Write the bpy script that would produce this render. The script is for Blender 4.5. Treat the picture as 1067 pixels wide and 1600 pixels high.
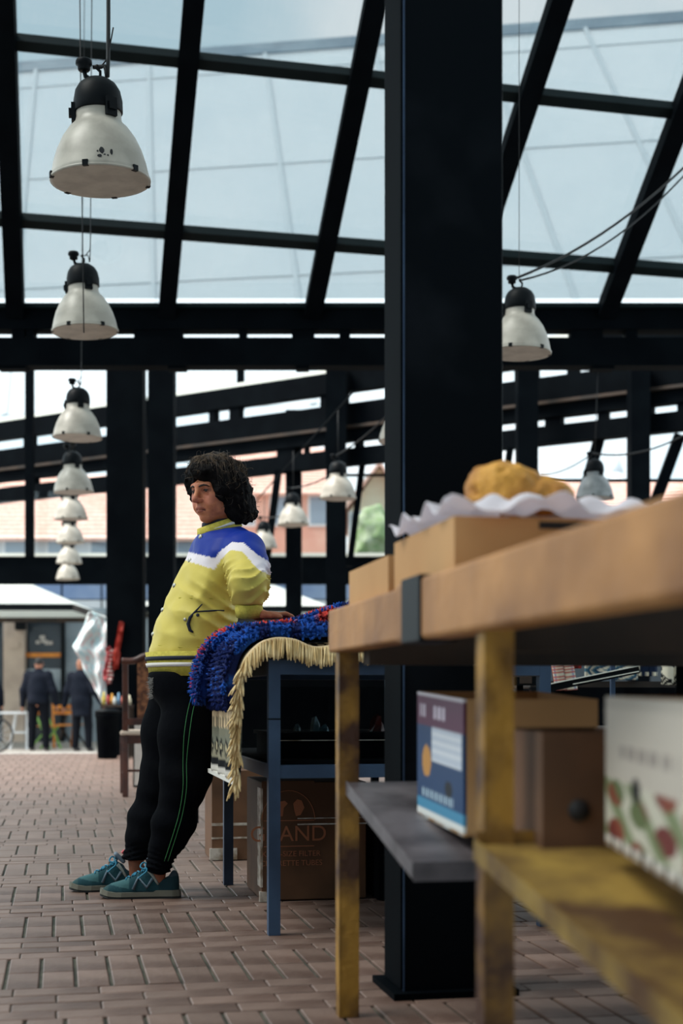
import bpy, bmesh, math, random
import numpy as np
from mathutils import Vector, Matrix
random.seed(7); RNG = np.random.default_rng(7)
for o in list(bpy.data.objects): bpy.data.objects.remove(o)
SC = bpy.context.scene; COL = SC.collection
# ------------------------------------------------------------------ camera
F, U0, VH, H = 2222.0, 533.5, 1090.0, 0.72          # focal length / horizon of a 1067x1600 frame, eye height
A = math.atan((U0-91)/F)                             # the hall's long axis against the view direction
D1 = Vector((-math.sin(A), math.cos(A), 0)); D2 = Vector((math.cos(A), math.sin(A), 0))
cam_d = bpy.data.cameras.new('camera'); cam = bpy.data.objects.new('camera', cam_d); COL.objects.link(cam)
cam.location = (0, 0, H); cam.rotation_euler = (math.pi/2, 0, 0)
cam_d.sensor_fit = 'HORIZONTAL'; cam_d.sensor_width = 24; cam_d.lens = 24*F/1067; cam_d.shift_y = (VH-800)/1067
cam_d.clip_end = 400; cam_d.dof.use_dof = True; cam_d.dof.focus_distance = 5.12; cam_d.dof.aperture_fstop = 2.8
SC.camera = cam
vs = SC.view_settings; vs.view_transform = 'Standard'; vs.look = 'None'; vs.gamma = 1; vs.use_curve_mapping = False; vs.exposure = 1.0
# ------------------------------------------------------------------ sky and sun
def lin(c): return c/12.92 if c <= .04045 else ((c+.055)/1.055)**2.4
def S(r, g, b): return (lin(r/255), lin(g/255), lin(b/255), 1)
world = bpy.data.worlds.new('sky'); SC.world = world; world.use_nodes = True
nt = world.node_tree; bg = nt.nodes['Background']
tc = nt.nodes.new('ShaderNodeTexCoord'); nz = nt.nodes.new('ShaderNodeTexNoise'); nz.inputs['Scale'].default_value = 5; nz.inputs['Detail'].default_value = 5
rp = nt.nodes.new('ShaderNodeValToRGB'); rp.color_ramp.elements[0].position = .46; rp.color_ramp.elements[1].position = .68
rp.color_ramp.elements[0].color = S(196, 219, 229); rp.color_ramp.elements[1].color = S(238, 243, 245)
nt.links.new(tc.outputs['Generated'], nz.inputs['Vector']); nt.links.new(nz.outputs['Fac'], rp.inputs['Fac']); nt.links.new(rp.outputs['Color'], bg.inputs['Color'])
bg.inputs['Strength'].default_value = 0.9
sl = bpy.data.lights.new('sun', 'SUN'); so = bpy.data.objects.new('sun', sl); COL.objects.link(so)
sl.energy = 3.0; sl.angle = math.radians(25); sl.color = (1, .95, .88); so.rotation_euler = (math.radians(8), math.radians(-33), 0); so.location = (-5, -3, 20)

# ------------------------------------------------------------------ helpers
def P(u, v, Y): return Vector(((u-U0)/F*Y, Y, H-(v-VH)/F*Y))
def AB(a, b, z=0, o=(0, 0)): return Vector((o[0], o[1], 0)) + D2*a + D1*b + Vector((0, 0, z))
def wm(o):
    return (wm(o.parent) @ o.matrix_parent_inverse @ o.matrix_basis) if o.parent else o.matrix_basis.copy()
def par(o, p):
    if p is not None: o.parent = p; o.matrix_parent_inverse = wm(p).inverted()
    return o
def tag(o, label=None, cat=None, group=None, kind=None):
    if label: o['label'] = label
    if cat: o['category'] = cat
    if group: o['group'] = group
    if kind: o['kind'] = kind
    return o
def thing(name, label, cat, loc=(0, 0, 0), group=None):
    o = bpy.data.objects.new(name, None); COL.objects.link(o); o.location = loc; o.empty_display_size = .1
    return tag(o, label, cat, group)
def struct_empty(name, label, loc=(0, 0, 0)):
    o = bpy.data.objects.new(name, None); COL.objects.link(o); o.location = loc
    o['kind'] = 'structure'; o['label'] = label; return o
def mesh(name, vs_, fs, m, parent=None, smooth=False, cols=None):
    me = bpy.data.meshes.new(name)
    if isinstance(vs_, np.ndarray): vs_ = vs_.tolist()
    if isinstance(fs, np.ndarray): fs = fs.tolist()
    me.from_pydata([tuple(v) for v in vs_], [], fs)
    if cols is not None:
        ca = me.color_attributes.new('Col', 'FLOAT_COLOR', 'POINT')
        ca.data.foreach_set('color', np.asarray(cols, dtype=np.float32).ravel())
    if smooth: me.polygons.foreach_set('use_smooth', [True]*len(me.polygons))
    me.materials.append(m); me.update()
    o = bpy.data.objects.new(name, me); COL.objects.link(o)
    return par(o, parent)
BOXF = [(0, 3, 2, 1), (4, 5, 6, 7), (0, 1, 5, 4), (1, 2, 6, 5), (2, 3, 7, 6), (3, 0, 4, 7)]
def frame_box(c, ax, ay, az):
    c, ax, ay, az = Vector(c), Vector(ax), Vector(ay), Vector(az)
    return [c+ax*sx+ay*sy+az*sz for sz in (-.5, .5) for sx, sy in ((-.5, -.5), (.5, -.5), (.5, .5), (-.5, .5))]
def bev(o, w, seg=2):
    b = o.modifiers.new('bevel', 'BEVEL'); b.width = w; b.segments = seg; b.limit_method = 'ANGLE'
    for p in o.data.polygons: p.use_smooth = False
    return o
def box(name, c, size, m, parent=None, ang=0.0, bevel=0):
    ca, sa = math.cos(ang), math.sin(ang)
    o = mesh(name, frame_box(c, Vector((ca, sa, 0))*size[0], Vector((-sa, ca, 0))*size[1], Vector((0, 0, size[2]))), BOXF, m, parent)
    if bevel: bev(o, bevel)
    return o
def bar(name, p0, p1, w, h, m, parent=None, up=(0, 0, 1), bevel=0):
    p0, p1 = Vector(p0), Vector(p1); d = (p1-p0); n = d.normalized(); up = Vector(up)
    side = n.cross(up).normalized(); u2 = side.cross(n).normalized()
    o = mesh(name, frame_box((p0+p1)/2, d, side*w, u2*h), BOXF, m, parent)
    if bevel: bev(o, bevel)
    return o
def multi(name, boxes, m, parent=None):                     # several solid pieces of ONE part
    v, f = [], []
    for b in boxes:
        k = len(v); v += b; f += [tuple(i+k for i in q) for q in BOXF]
    return mesh(name, v, f, m, parent)
def barv(p0, p1, w, h, up=(0, 0, 1)):
    p0, p1 = Vector(p0), Vector(p1); d = p1-p0; n = d.normalized(); side = n.cross(Vector(up)).normalized(); u2 = side.cross(n)
    return frame_box((p0+p1)/2, d, side*w, u2*h)
def tube(name, pts, r, m, parent=None, seg=6, closed=False):
    pts = [Vector(p) for p in pts]; n = len(pts); rs = r if isinstance(r, (list, tuple)) else [r]*n
    v, f = [], []; ref = None
    for i, p in enumerate(pts):
        if closed: t = (pts[(i+1) % n]-pts[i-1]).normalized()
        else: t = (pts[min(i+1, n-1)]-pts[max(i-1, 0)]).normalized()
        if ref is None: ref = t.orthogonal().normalized()
        ref = (ref-t*ref.dot(t)).normalized(); b = t.cross(ref)
        for k in range(seg):
            a = 2*math.pi*k/seg; v.append(p+(ref*math.cos(a)+b*math.sin(a))*rs[i])
    for i in range(n if closed else n-1):
        j = (i+1) % n
        for k in range(seg): f.append((i*seg+k, i*seg+(k+1) % seg, j*seg+(k+1) % seg, j*seg+k))
    if not closed: f.append(tuple(range(seg))[::-1]); f.append(tuple((n-1)*seg+k for k in range(seg)))
    return mesh(name, v, f, m, parent, smooth=True)
def lathe(name, prof, m, parent=None, seg=32, c=(0, 0, 0), smooth=True):
    v, f = [], []
    for r, z in prof:
        for k in range(seg):
            a = 2*math.pi*k/seg; v.append((c[0]+r*math.cos(a), c[1]+r*math.sin(a), c[2]+z))
    for i in range(len(prof)-1):
        for k in range(seg): f.append((i*seg+k, i*seg+(k+1) % seg, (i+1)*seg+(k+1) % seg, (i+1)*seg+k))
    if prof[0][0] > 1e-4: f.append(tuple(range(seg))[::-1])
    if prof[-1][0] > 1e-4: f.append(tuple((len(prof)-1)*seg+k for k in range(seg)))
    return mesh(name, v, f, m, parent, smooth)
def smooth_pts(pts, n=8):
    pts = [Vector(p) for p in pts]; out = []
    for i in range(len(pts)-1):
        p0, p1, p2, p3 = pts[max(i-1, 0)], pts[i], pts[i+1], pts[min(i+2, len(pts)-1)]
        for k in range(n):
            t = k/n
            out.append(.5*((2*p1)+(p2-p0)*t+(2*p0-5*p1+4*p2-p3)*t*t+(3*p1-p0-3*p2+p3)*t**3))
    return out+[pts[-1]]
def copy_tree(o, parent=None):
    c = o.copy(); COL.objects.link(c)
    if parent is not None: c.parent = parent
    for ch in o.children: copy_tree(ch, c)
    return c
def ray_plane(u, v, O, n):
    r = Vector(((u-U0)/F, 1, -(v-VH)/F)); c = Vector((0, 0, H)); return c+r*((Vector(O)-c).dot(n)/r.dot(n))

# ------------------------------------------------------------------ materials
def mat(name, c, rough=.6, metal=0.0, c2=None, scale=6.0, detail=4.0, lo=.4, hi=.62, bump=0.0, bscale=None, attr=False, spec=.5, stretch=None, trans=0.0, rnd=0.0, coat=0.0):
    m = bpy.data.materials.new(name); m.use_nodes = True; n = m.node_tree.nodes; l = m.node_tree.links
    b = n['Principled BSDF']; b.inputs['Roughness'].default_value = rough; b.inputs['Metallic'].default_value = metal
    b.inputs['Base Color'].default_value = c; b.inputs['Specular IOR Level'].default_value = spec
    if trans: b.inputs['Transmission Weight'].default_value = trans
    if coat: b.inputs['Coat Weight'].default_value = coat
    t = n.new('ShaderNodeTexCoord'); vec = t.outputs['Object']
    if stretch:
        mp = n.new('ShaderNodeMapping'); mp.inputs['Scale'].default_value = stretch; l.new(vec, mp.inputs['Vector']); vec = mp.outputs['Vector']
    col = None
    if attr:
        a = n.new('ShaderNodeVertexColor'); a.layer_name = 'Col'; col = a.outputs['Color']
    if c2 is not None:
        q = n.new('ShaderNodeTexNoise'); q.inputs['Scale'].default_value = scale; q.inputs['Detail'].default_value = detail; l.new(vec, q.inputs['Vector'])
        r = n.new('ShaderNodeValToRGB'); r.color_ramp.elements[0].position = lo; r.color_ramp.elements[1].position = hi
        l.new(q.outputs['Fac'], r.inputs['Fac'])
        mx = n.new('ShaderNodeMix'); mx.data_type = 'RGBA'; l.new(r.outputs['Color'], mx.inputs['Factor'])
        if col is not None: l.new(col, mx.inputs['A'])
        else: mx.inputs['A'].default_value = c
        mx.inputs['B'].default_value = c2; col = mx.outputs['Result']
    if rnd:
        oi = n.new('ShaderNodeObjectInfo'); hs = n.new('ShaderNodeHueSaturation')
        mr = n.new('ShaderNodeMapRange'); mr.inputs['To Min'].default_value = 1-rnd; mr.inputs['To Max'].default_value = 1+rnd
        l.new(oi.outputs['Random'], mr.inputs['Value']); l.new(mr.outputs['Result'], hs.inputs['Value'])
        if col is not None: l.new(col, hs.inputs['Color'])
        else: hs.inputs['Color'].default_value = c
        col = hs.outputs['Color']
    if col is not None: l.new(col, b.inputs['Base Color'])
    if bump:
        q = n.new('ShaderNodeTexNoise'); q.inputs['Scale'].default_value = bscale or scale*4; q.inputs['Detail'].default_value = 5; l.new(vec, q.inputs['Vector'])
        bp = n.new('ShaderNodeBump'); bp.inputs['Strength'].default_value = bump; bp.inputs['Distance'].default_value = .01
        l.new(q.outputs['Fac'], bp.inputs['Height']); l.new(bp.outputs['Normal'], b.inputs['Normal'])
    return m
def glass(name, tint, gloss=.06, rough=.02):
    m = bpy.data.materials.new(name); m.use_nodes = True; n = m.node_tree.nodes; l = m.node_tree.links; n.remove(n['Principled BSDF'])
    t = n.new('ShaderNodeBsdfTransparent'); t.inputs['Color'].default_value = tint
    g = n.new('ShaderNodeBsdfGlossy'); g.inputs['Roughness'].default_value = rough
    mx = n.new('ShaderNodeMixShader'); mx.inputs['Fac'].default_value = gloss
    l.new(t.outputs[0], mx.inputs[1]); l.new(g.outputs[0], mx.inputs[2]); l.new(mx.outputs[0], n['Material Output'].inputs['Surface'])
    return m
M = {}
M['steel'] = mat('black_painted_steel', (.0012, .0022, .0035, 1), .7, 0, (.002, .0035, .005, 1), 3, spec=.03)
M['column'] = mat('column_paint', (.0016, .0032, .0052, 1), .5, 0, (.012, .015, .020, 1), 2.6, 6, .55, .85, .15, 9, spec=.06)
M['steel_green'] = mat('green_black_steel', (.0025, .007, .008, 1), .5, 0, (.004, .009, .010, 1), 4, spec=.10)
M['glass'] = glass('roof_glass', (.66, .69, .70, 1), .05)
M['roof_tint'] = glass('dimming_roof_glass', (.66, .68, .68, 1), .05)  # tint holds back daylight through the added overhead glazing
M['window_glass'] = glass('window_glass', (.95, .97, .97, 1), .04)
def sheer(name, c, fac, thru='ShaderNodeBsdfTranslucent', tcol=None, c2=None, scale=1.0):
    m = bpy.data.materials.new(name); m.use_nodes = True; n = m.node_tree.nodes; l = m.node_tree.links; n.remove(n['Principled BSDF'])
    d = n.new('ShaderNodeBsdfDiffuse'); d.inputs['Color'].default_value = c; t = n.new(thru); t.inputs['Color'].default_value = tcol or c
    if c2 is not None:
        q = n.new('ShaderNodeTexNoise'); q.inputs['Scale'].default_value = scale; q.inputs['Detail'].default_value = 5; g = n.new('ShaderNodeTexCoord'); l.new(g.outputs['Object'], q.inputs['Vector'])
        x = n.new('ShaderNodeMix'); x.data_type = 'RGBA'; x.inputs['A'].default_value = c; x.inputs['B'].default_value = c2; l.new(q.outputs['Fac'], x.inputs['Factor']); l.new(x.outputs['Result'], d.inputs['Color'])
    mx = n.new('ShaderNodeMixShader'); mx.inputs['Fac'].default_value = fac; l.new(d.outputs[0], mx.inputs[1]); l.new(t.outputs[0], mx.inputs[2]); l.new(mx.outputs[0], n['Material Output'].inputs['Surface'])
    return m
M['far_panel'] = sheer('polycarbonate_panel', S(226, 229, 231), .45, 'ShaderNodeBsdfTransparent', (.92, .95, .96, 1), S(204, 212, 218), .45)
M['far_seam'] = mat('panel_seam', S(176, 186, 192), .6)
M['far_cap'] = mat('ridge_cap_metal', S(100, 118, 132), .5, 0, S(118, 136, 148), .8)
M['white_edge'] = mat('white_gutter', S(240, 240, 228), .5)
M['brick'] = mat('clay_paver', S(130, 106, 95), .5, 0, S(94, 70, 60), 5, 6, .38, .68, .25, 60, rnd=.16, spec=.45)
M['brick_far'] = mat('clay_paver_far', S(132, 109, 98), .5, 0, S(106, 84, 74), 5, 6, .45, .8, .2, 60, attr=True, spec=.45)
M['mortar'] = mat('mossy_joint', S(92, 90, 78), .9, 0, S(58, 60, 52), 9, 5)
M['street'] = mat('street_paving', S(165, 158, 150), .8, 0, S(140, 134, 128), 1.5)
M['kerb'] = mat('kerb_stone', S(196, 190, 182), .8, 0, S(160, 154, 148), 5)
M['enamel'] = mat('lamp_enamel', S(188, 180, 167), .38, 0, S(166, 158, 146), 9, 4, spec=.4)
M['enamel_grey'] = mat('lamp_enamel_grey', S(140, 142, 142), .38, 0, S(118, 120, 120), 9, 4, spec=.4)
M['lamp_dark'] = mat('lamp_housing', (.003, .0045, .006, 1), .5, spec=.12)
M['lens'] = mat('lamp_lens', S(150, 128, 108), .12, .55, S(96, 80, 68), 22, 3, .4, .6, spec=.6)
M['chip'] = mat('enamel_chip', (.01, .01, .012, 1), .7)
M['cable'] = mat('black_cable', (.006, .006, .007, 1), .6)
M['yellow_rust'] = mat('rusty_yellow_paint', S(172, 126, 46), .6, 0, S(66, 36, 18), 7, 6, .38, .60, .4, 40, rnd=.0)
M['yellow_dirty'] = mat('dirty_yellow_shelf', S(158, 128, 58), .65, 0, S(78, 50, 24), 6, 6, .42, .66, .3, 30)
M['grey_tray'] = mat('grey_metal_tray', S(108, 101, 105), .5, .2, S(66, 60, 64), 7, 5, .4, .65, .2)
M['wood'] = mat('worn_plank', S(190, 134, 78), .6, 0, S(122, 78, 42), 3.2, 7, .38, .68, .3, 24, stretch=(1, 1, 1))
M['wood_dark'] = mat('dark_plank', S(60, 44, 32), .7, 0, S(34, 26, 20), 4, 5)
M['card'] = mat('cardboard', S(206, 158, 106), .8, 0, S(190, 142, 92), 3, 5, .3, .7)
M['card_dark'] = mat('brown_cardboard', S(116, 80, 54), .8, 0, S(88, 60, 40), 4, 5)
M['print'] = mat('box_print', S(168, 106, 74), .8)
M['tape'] = mat('clear_tape', S(214, 206, 194), .15, 0, S(140, 120, 98), 20, 4, spec=.8)
M['paper'] = sheer('white_paper', S(244, 240, 246), .45)
M['bread'] = mat('golden_crust', S(222, 160, 66), .6, 0, S(150, 88, 28), 13, 6, .42, .7, .8, 50)
M['blue_steel'] = mat('blue_grey_painted_steel', S(62, 84, 112), .45, .0, S(44, 62, 86), 4, 5, spec=.4)
M['black_cloth'] = mat('black_tarpaulin', (.002, .0026, .004, 1), .9, 0, (.004, .005, .006, 1), 5, bump=.3, bscale=14, spec=.04)
M['attr'] = mat('dyed_cloth', (1, 1, 1, 1), .85, attr=True, spec=.2, bump=.25, bscale=160)
M['attr_smooth'] = mat('painted_print', (1, 1, 1, 1), .5, attr=True, spec=.3)
M['cream'] = mat('cream_cotton', S(238, 212, 162), .9, 0, S(214, 182, 128), 30, 3, spec=.15)
M['white_edge_cloth'] = mat('white_hem', S(226, 222, 214), .9)

# ------------------------------------------------------------------ implicit-surface modelling
def smin(a, b, k):
    h = np.clip(.5+.5*(b-a)/k, 0, 1); return b+(a-b)*h-k*h*(1-h)
def smax(a, b, k): return -smin(-a, -b, k)
def sph(p, c, r): return np.linalg.norm(p-np.asarray(c, float), axis=1)-r
def ell(p, c, r, R=None):
    q = p-np.asarray(c, float)
    if R is not None: q = q @ np.asarray(R)          # R columns = axes
    r = np.asarray(r, float); k0 = np.linalg.norm(q/r, axis=1); k1 = np.linalg.norm(q/(r*r), axis=1)+1e-9
    return k0*(k0-1)/k1
def cone(p, a, b, ra, rb):
    a = np.asarray(a, float); b = np.asarray(b, float); d = b-a; h = np.clip(((p-a)@d)/(d@d+1e-12), 0, 1)
    return np.linalg.norm(p-a-h[:, None]*d, axis=1)-(ra+(rb-ra)*h)
def chain(p, pts, rs, k=.02):
    d = None
    for i in range(len(pts)-1):
        c = cone(p, pts[i], pts[i+1], rs[i], rs[i+1]); d = c if d is None else smin(d, c, k)
    return d
def rbox(p, c, s, r, R=None):
    q = p-np.asarray(c, float)
    if R is not None: q = q @ np.asarray(R)
    q = np.abs(q)-(np.asarray(s, float)-r)
    return np.linalg.norm(np.maximum(q, 0), axis=1)+np.minimum(q.max(axis=1), 0)-r
def wob(p, f, s=0.0):
    return (np.sin(p[:, 0]*f+1.7*np.sin(p[:, 1]*f*.8+s)+s)+np.sin(p[:, 1]*f*1.1+1.3*np.sin(p[:, 2]*f*.9)+2*s)+np.sin(p[:, 2]*f*.93+1.9*np.sin(p[:, 0]*f*.7)+3*s))/3
def sdf_verts(fn, lo, hi, h):
    lo = np.asarray(lo, float); hi = np.asarray(hi, float); B = 8
    nb = np.ceil((hi-lo)/(h*B)).astype(int); n = nb*B+1
    vals = np.full(tuple(n), 1.0, np.float32)
    cx = [lo[i]+(np.arange(nb[i])+.5)*h*B for i in range(3)]
    G = np.stack(np.meshgrid(*cx, indexing='ij'), -1).reshape(-1, 3)
    dc = fn(G); near = np.abs(dc) < h*B*1.5
    idx = np.stack(np.meshgrid(*[np.arange(x) for x in nb], indexing='ij'), -1).reshape(-1, 3)
    for b in idx[(~near) & (dc < 0)]:
        s = b*B; vals[s[0]:s[0]+B+1, s[1]:s[1]+B+1, s[2]:s[2]+B+1] = -1
    loc = np.stack(np.meshgrid(*[np.arange(B+1)]*3, indexing='ij'), -1).reshape(-1, 3)
    nbk = idx[near]
    for c0 in range(0, len(nbk), 400):
        ch = nbk[c0:c0+400]; pts = (ch[:, None, :]*B+loc[None]).reshape(-1, 3)
        vals[pts[:, 0], pts[:, 1], pts[:, 2]] = fn(lo+pts*h)
    ins = vals < 0
    cnt = np.zeros(tuple(n-1), np.int8)
    for dx in (0, 1):
        for dy in (0, 1):
            for dz in (0, 1): cnt += ins[dx:n[0]-1+dx, dy:n[1]-1+dy, dz:n[2]-1+dz]
    ci = np.argwhere((cnt > 0) & (cnt < 8)); vid = np.full(tuple(n-1), -1, np.int64); vid[ci[:, 0], ci[:, 1], ci[:, 2]] = np.arange(len(ci))
    acc = np.zeros((len(ci), 3)); k = np.zeros(len(ci))
    cor = [(x, y, z) for x in (0, 1) for y in (0, 1) for z in (0, 1)]
    cv = {c: vals[ci[:, 0]+c[0], ci[:, 1]+c[1], ci[:, 2]+c[2]].astype(float) for c in cor}
    for c in cor:
        for ax in range(3):
            if c[ax] == 0:
                d = list(c); d[ax] = 1; d = tuple(d); va, vb = cv[c], cv[d]; m = (va < 0) != (vb < 0)
                t = np.where(m, va/(va-vb+1e-12), 0); pos = np.tile(np.array(c, float), (len(ci), 1)); pos[:, ax] = t
                acc[m] += pos[m]; k[m] += 1
    V = lo+(ci+acc/np.maximum(k, 1)[:, None])*h
    Fc = []
    for ax in range(3):
        a1, a2 = (ax+1) % 3, (ax+2) % 3
        sl0 = [slice(None)]*3; sl1 = [slice(None)]*3; sl0[ax] = slice(0, -1); sl1[ax] = slice(1, None)
        e = np.argwhere(ins[tuple(sl0)] != ins[tuple(sl1)])
        ok = (e[:, a1] > 0) & (e[:, a2] > 0) & (e[:, a1] < n[a1]-1) & (e[:, a2] < n[a2]-1); e = e[ok]
        def cell(o1, o2):
            q = e.copy(); q[:, a1] += o1; q[:, a2] += o2; return vid[q[:, 0], q[:, 1], q[:, 2]]
        q = np.stack([cell(-1, -1), cell(0, -1), cell(0, 0), cell(-1, 0)], 1)
        flip = ~ins[e[:, 0], e[:, 1], e[:, 2]]; q[flip] = q[flip][:, ::-1]; Fc.append(q)
    return V, np.concatenate(Fc)
def sdf_obj(name, fn, lo, hi, h, m, parent=None, colfn=None, X=None):
    V, Fc = sdf_verts(fn, lo, hi, h); cols = None
    if colfn is not None: cols = np.ones((len(V), 4)); cols[:, :3] = colfn(V)
    if X is not None: V = V @ np.array(X.to_3x3()).T+np.array(X.translation)
    return mesh(name, V, Fc, m, parent, True, cols)

# ================================================================== THE SETTING
# ---------------------------------------------------- floor of clay pavers
floor = struct_empty('floor', 'reddish clay brick paving of the market hall')
FEDGE = 18.2
mesh('joint_bed', [AB(-9, 1.0, -.007), AB(9, 1.0, -.007), AB(9, FEDGE+.6, -.007), AB(-9, FEDGE+.6, -.007),
                   AB(-9, 1.0, -.3), AB(9, 1.0, -.3), AB(9, FEDGE+.6, -.3), AB(-9, FEDGE+.6, -.3)],
     [(0, 1, 2, 3), (7, 6, 5, 4), (4, 5, 1, 0), (5, 6, 2, 1), (6, 7, 3, 2), (7, 4, 0, 3)], M['mortar'], floor)
PW, PL = .088, .208
def brick_mesh(name, w, l):
    c = .003; v = []
    for z, k in ((-.03, 0), (-.002, 0), (0, c)):
        v += [(-w/2+k, -l/2+k, z), (w/2-k, -l/2+k, z), (w/2-k, l/2-k, z), (-w/2+k, l/2-k, z)]
    f = [(8, 9, 10, 11)]
    for r in (0, 4):
        for i in range(4): j = (i+1) % 4; f.append((r+i, r+j, r+4+j, r+4+i))
    return v, f
bv, bf = brick_mesh('brick', PW-.009, PL-.003)
bricks = []                                            # (a, b, angle)
b0 = 1.3; odd = 0
while b0 < FEDGE+.3:
    for row in range(2):                               # bricks pointing down the hall, two deep
        for i in range(-110, 80):
            bricks.append((i*PW+.03*odd, b0+PL*(row+.5)+random.uniform(-.004, .004), 0))
    b0 += 2*PL
    for row in range(4):                               # four courses across the hall
        for i in range(-46, 34):
            bricks.append((i*PL+(row % 2)*PL/2+.05*odd, b0+PW*(row+.5), 1))
    b0 += 4*PW; odd = (odd+1) % 3
vis = []
for a, b, r in bricks:
    p = AB(a, b)
    if p.y < 1.6 or abs(p.x) > .262*p.y+1.1 or b > FEDGE+.5: continue
    vis.append((p.y, a, b, r))
vis.sort(key=lambda q: q[0] if (abs((AB(q[1], q[2]).x)) < .24*q[0] and q[0] > 2.62) else q[0]+100)
bmesh_a = None; cnt = 0; V2, F2, C2 = [], [], []
for y, a, b, r in vis:
    p = AB(a, b); ang = A + (math.pi/2 if r else 0)
    if cnt < 300:
        if bmesh_a is None:
            o = mesh('brick', bv, bf, M['brick'], floor); bmesh_a = o.data
        else:
            o = bpy.data.objects.new('brick', bmesh_a); COL.objects.link(o); o.parent = floor
        o.location = (p.x, p.y, random.uniform(-.0012, .0008)); o.rotation_euler = (random.uniform(-.004, .004), random.uniform(-.004, .004), ang); cnt += 1
    else:
        ca, sa = math.cos(ang), math.sin(ang); k = len(V2); dz = random.uniform(-.0015, .0008); g = random.uniform(.84, 1.14)
        base = S(132, 109, 98)
        for q in bv: V2.append((p.x+ca*q[0]-sa*q[1], p.y+sa*q[0]+ca*q[1], q[2]+dz)); C2.append((base[0]*g, base[1]*g*random.uniform(.98, 1.02), base[2]*g, 1))
        F2 += [tuple(i+k for i in q) for q in bf]
tag(mesh('brick_paving', V2, F2, M['brick_far'], floor, cols=C2), kind='stuff')
kb = struct_empty('trim_1', 'pale kerb stones along the far edge of the brick floor')
for i in range(-9, 12):
    bev(mesh('kerb_stone', frame_box(AB(i*.95, FEDGE+.72, -.15), D2*.94, D1*.26, Vector((0, 0, .304))), BOXF, M['kerb'], kb), .012)
st = mesh('street', [(-30, 10, -.31), (30, 10, -.31), (30, 75, -.31), (-30, 75, -.31), (-30, 10, -.6), (30, 10, -.6), (30, 75, -.6), (-30, 75, -.6)],
          [(0, 1, 2, 3), (7, 6, 5, 4), (4, 5, 1, 0), (5, 6, 2, 1), (6, 7, 3, 2), (7, 4, 0, 3)], M['street'])
tag(st, 'pale street paving beyond the brick floor', kind='structure')

# ---------------------------------------------------- near glazed roof slope
roof = struct_empty('ceiling', 'glazed roof slope on black steel bars over the hall')
RO = Vector((0, 14.0, H+615*14/F)); RD = Vector((0, -2.7, 1.66)).normalized(); RN = Vector((1, 0, 0)).cross(RD).normalized()
def R1(u, v): return ray_plane(u, v, RO, RN)
raf = [(-215, -285), (25, 8), (262, 303), (490, 585), (718, 872), (948, 1128), (1180, 1440)]   # u at v=475 / v=0
pur = [(-120, -270, -135), (85-20, 65, 173), (345, 343, 424)]                                    # (ref, v at u=0, v at u=1067)
def ru(i, v): a, b = raf[i]; return a+(475-v)/475*(b-a)
def cross(i, pv):
    v = 200.
    for _ in range(8): u = ru(i, v); v = pv[0]+(pv[1]-pv[0])*u/1067
    return u, v
lines = [(-265, -125), (63, 174), (342, 423), (474, 474)]
nodes = [[R1(*cross(i, ln)) for ln in lines] for i in range(len(raf))]
for i in range(len(raf)):
    bar('rafter', R1(ru(i, 482), 482)+RN*.06, R1(ru(i, -330), -330)+RN*.06, .17, .16, M['steel'], roof, up=RN)
for j, ln in enumerate(lines[:3]):
    for i in range(len(raf)-1):
        bar('purlin', nodes[i][j]-RN*.0, nodes[i+1][j]-RN*.0, .10, .10, M['steel_green'], roof, up=RN)
for i in range(len(raf)-1):
    for j in range(3):
        q = [nodes[i][j], nodes[i+1][j], nodes[i+1][j+1], nodes[i][j+1]]
        lo_ = [x-RN*.075 for x in q]; hi_ = [x-RN*.067 for x in q]
        mesh('glass_pane', lo_+hi_, BOXF, M['glass'], roof)

flat = struct_empty('dimming_roof', 'flat tinted glazing added above the stalls, out of the picture, dimming the hall')  # added overhead, never in view: dims the interior against the street
ZR = 7.12
for i in range(-5, 6):
    bar('rafter', (i*1.6, 10.0, ZR-.1), (i*1.6, -9, ZR-.1), .12, .2, M['steel'], flat)
for j in range(8):
    bar('purlin', (-8, 10.0-j*2.7, ZR-.1), (8, 10.0-j*2.7, ZR-.1), .1, .12, M['steel'], flat)
    if j < 7:
        for i in range(-5, 5): mesh('glass_pane', frame_box((i*1.6+.8, 8.65-j*2.7, ZR+.01), (1.58, 0, 0), (0, 2.68, 0), (0, 0, .01)), BOXF, M['roof_tint'], flat)

wr_ = struct_empty('light_block_right', 'unseen dark panels added right of the stalls to cut side light')  # added out of view to darken the right side of the interior
for k in range(4): mesh('block_panel', frame_box((5.2, -7.2+k*2.9, 2.6), (.1, 0, 0), (0, 2.88, 0), (0, 0, 5.2)), BOXF, M['black_cloth'], wr_)
wl_ = struct_empty('light_block_left', 'unseen low dark panels added on the left to hold back low light')  # added out of view, keeps low-angle sky from reaching under the tables
for k in range(6): mesh('block_panel', frame_box((-4.6, -7.2+k*2.3, .75), (.1, 0, 0), (0, 2.28, 0), (0, 0, 1.5)), BOXF, M['black_cloth'], wl_)
wf_ = struct_empty('light_block_front', 'unseen dark panels added behind the viewer to cut frontal light')  # added behind the camera to reduce frontal fill light
for k in range(5): mesh('block_panel', frame_box((-5.6+k*2.6, -9.0, 2.6), (2.58, 0, 0), (0, .1, 0), (0, 0, 5.2)), BOXF, M['black_cloth'], wf_)

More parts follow.
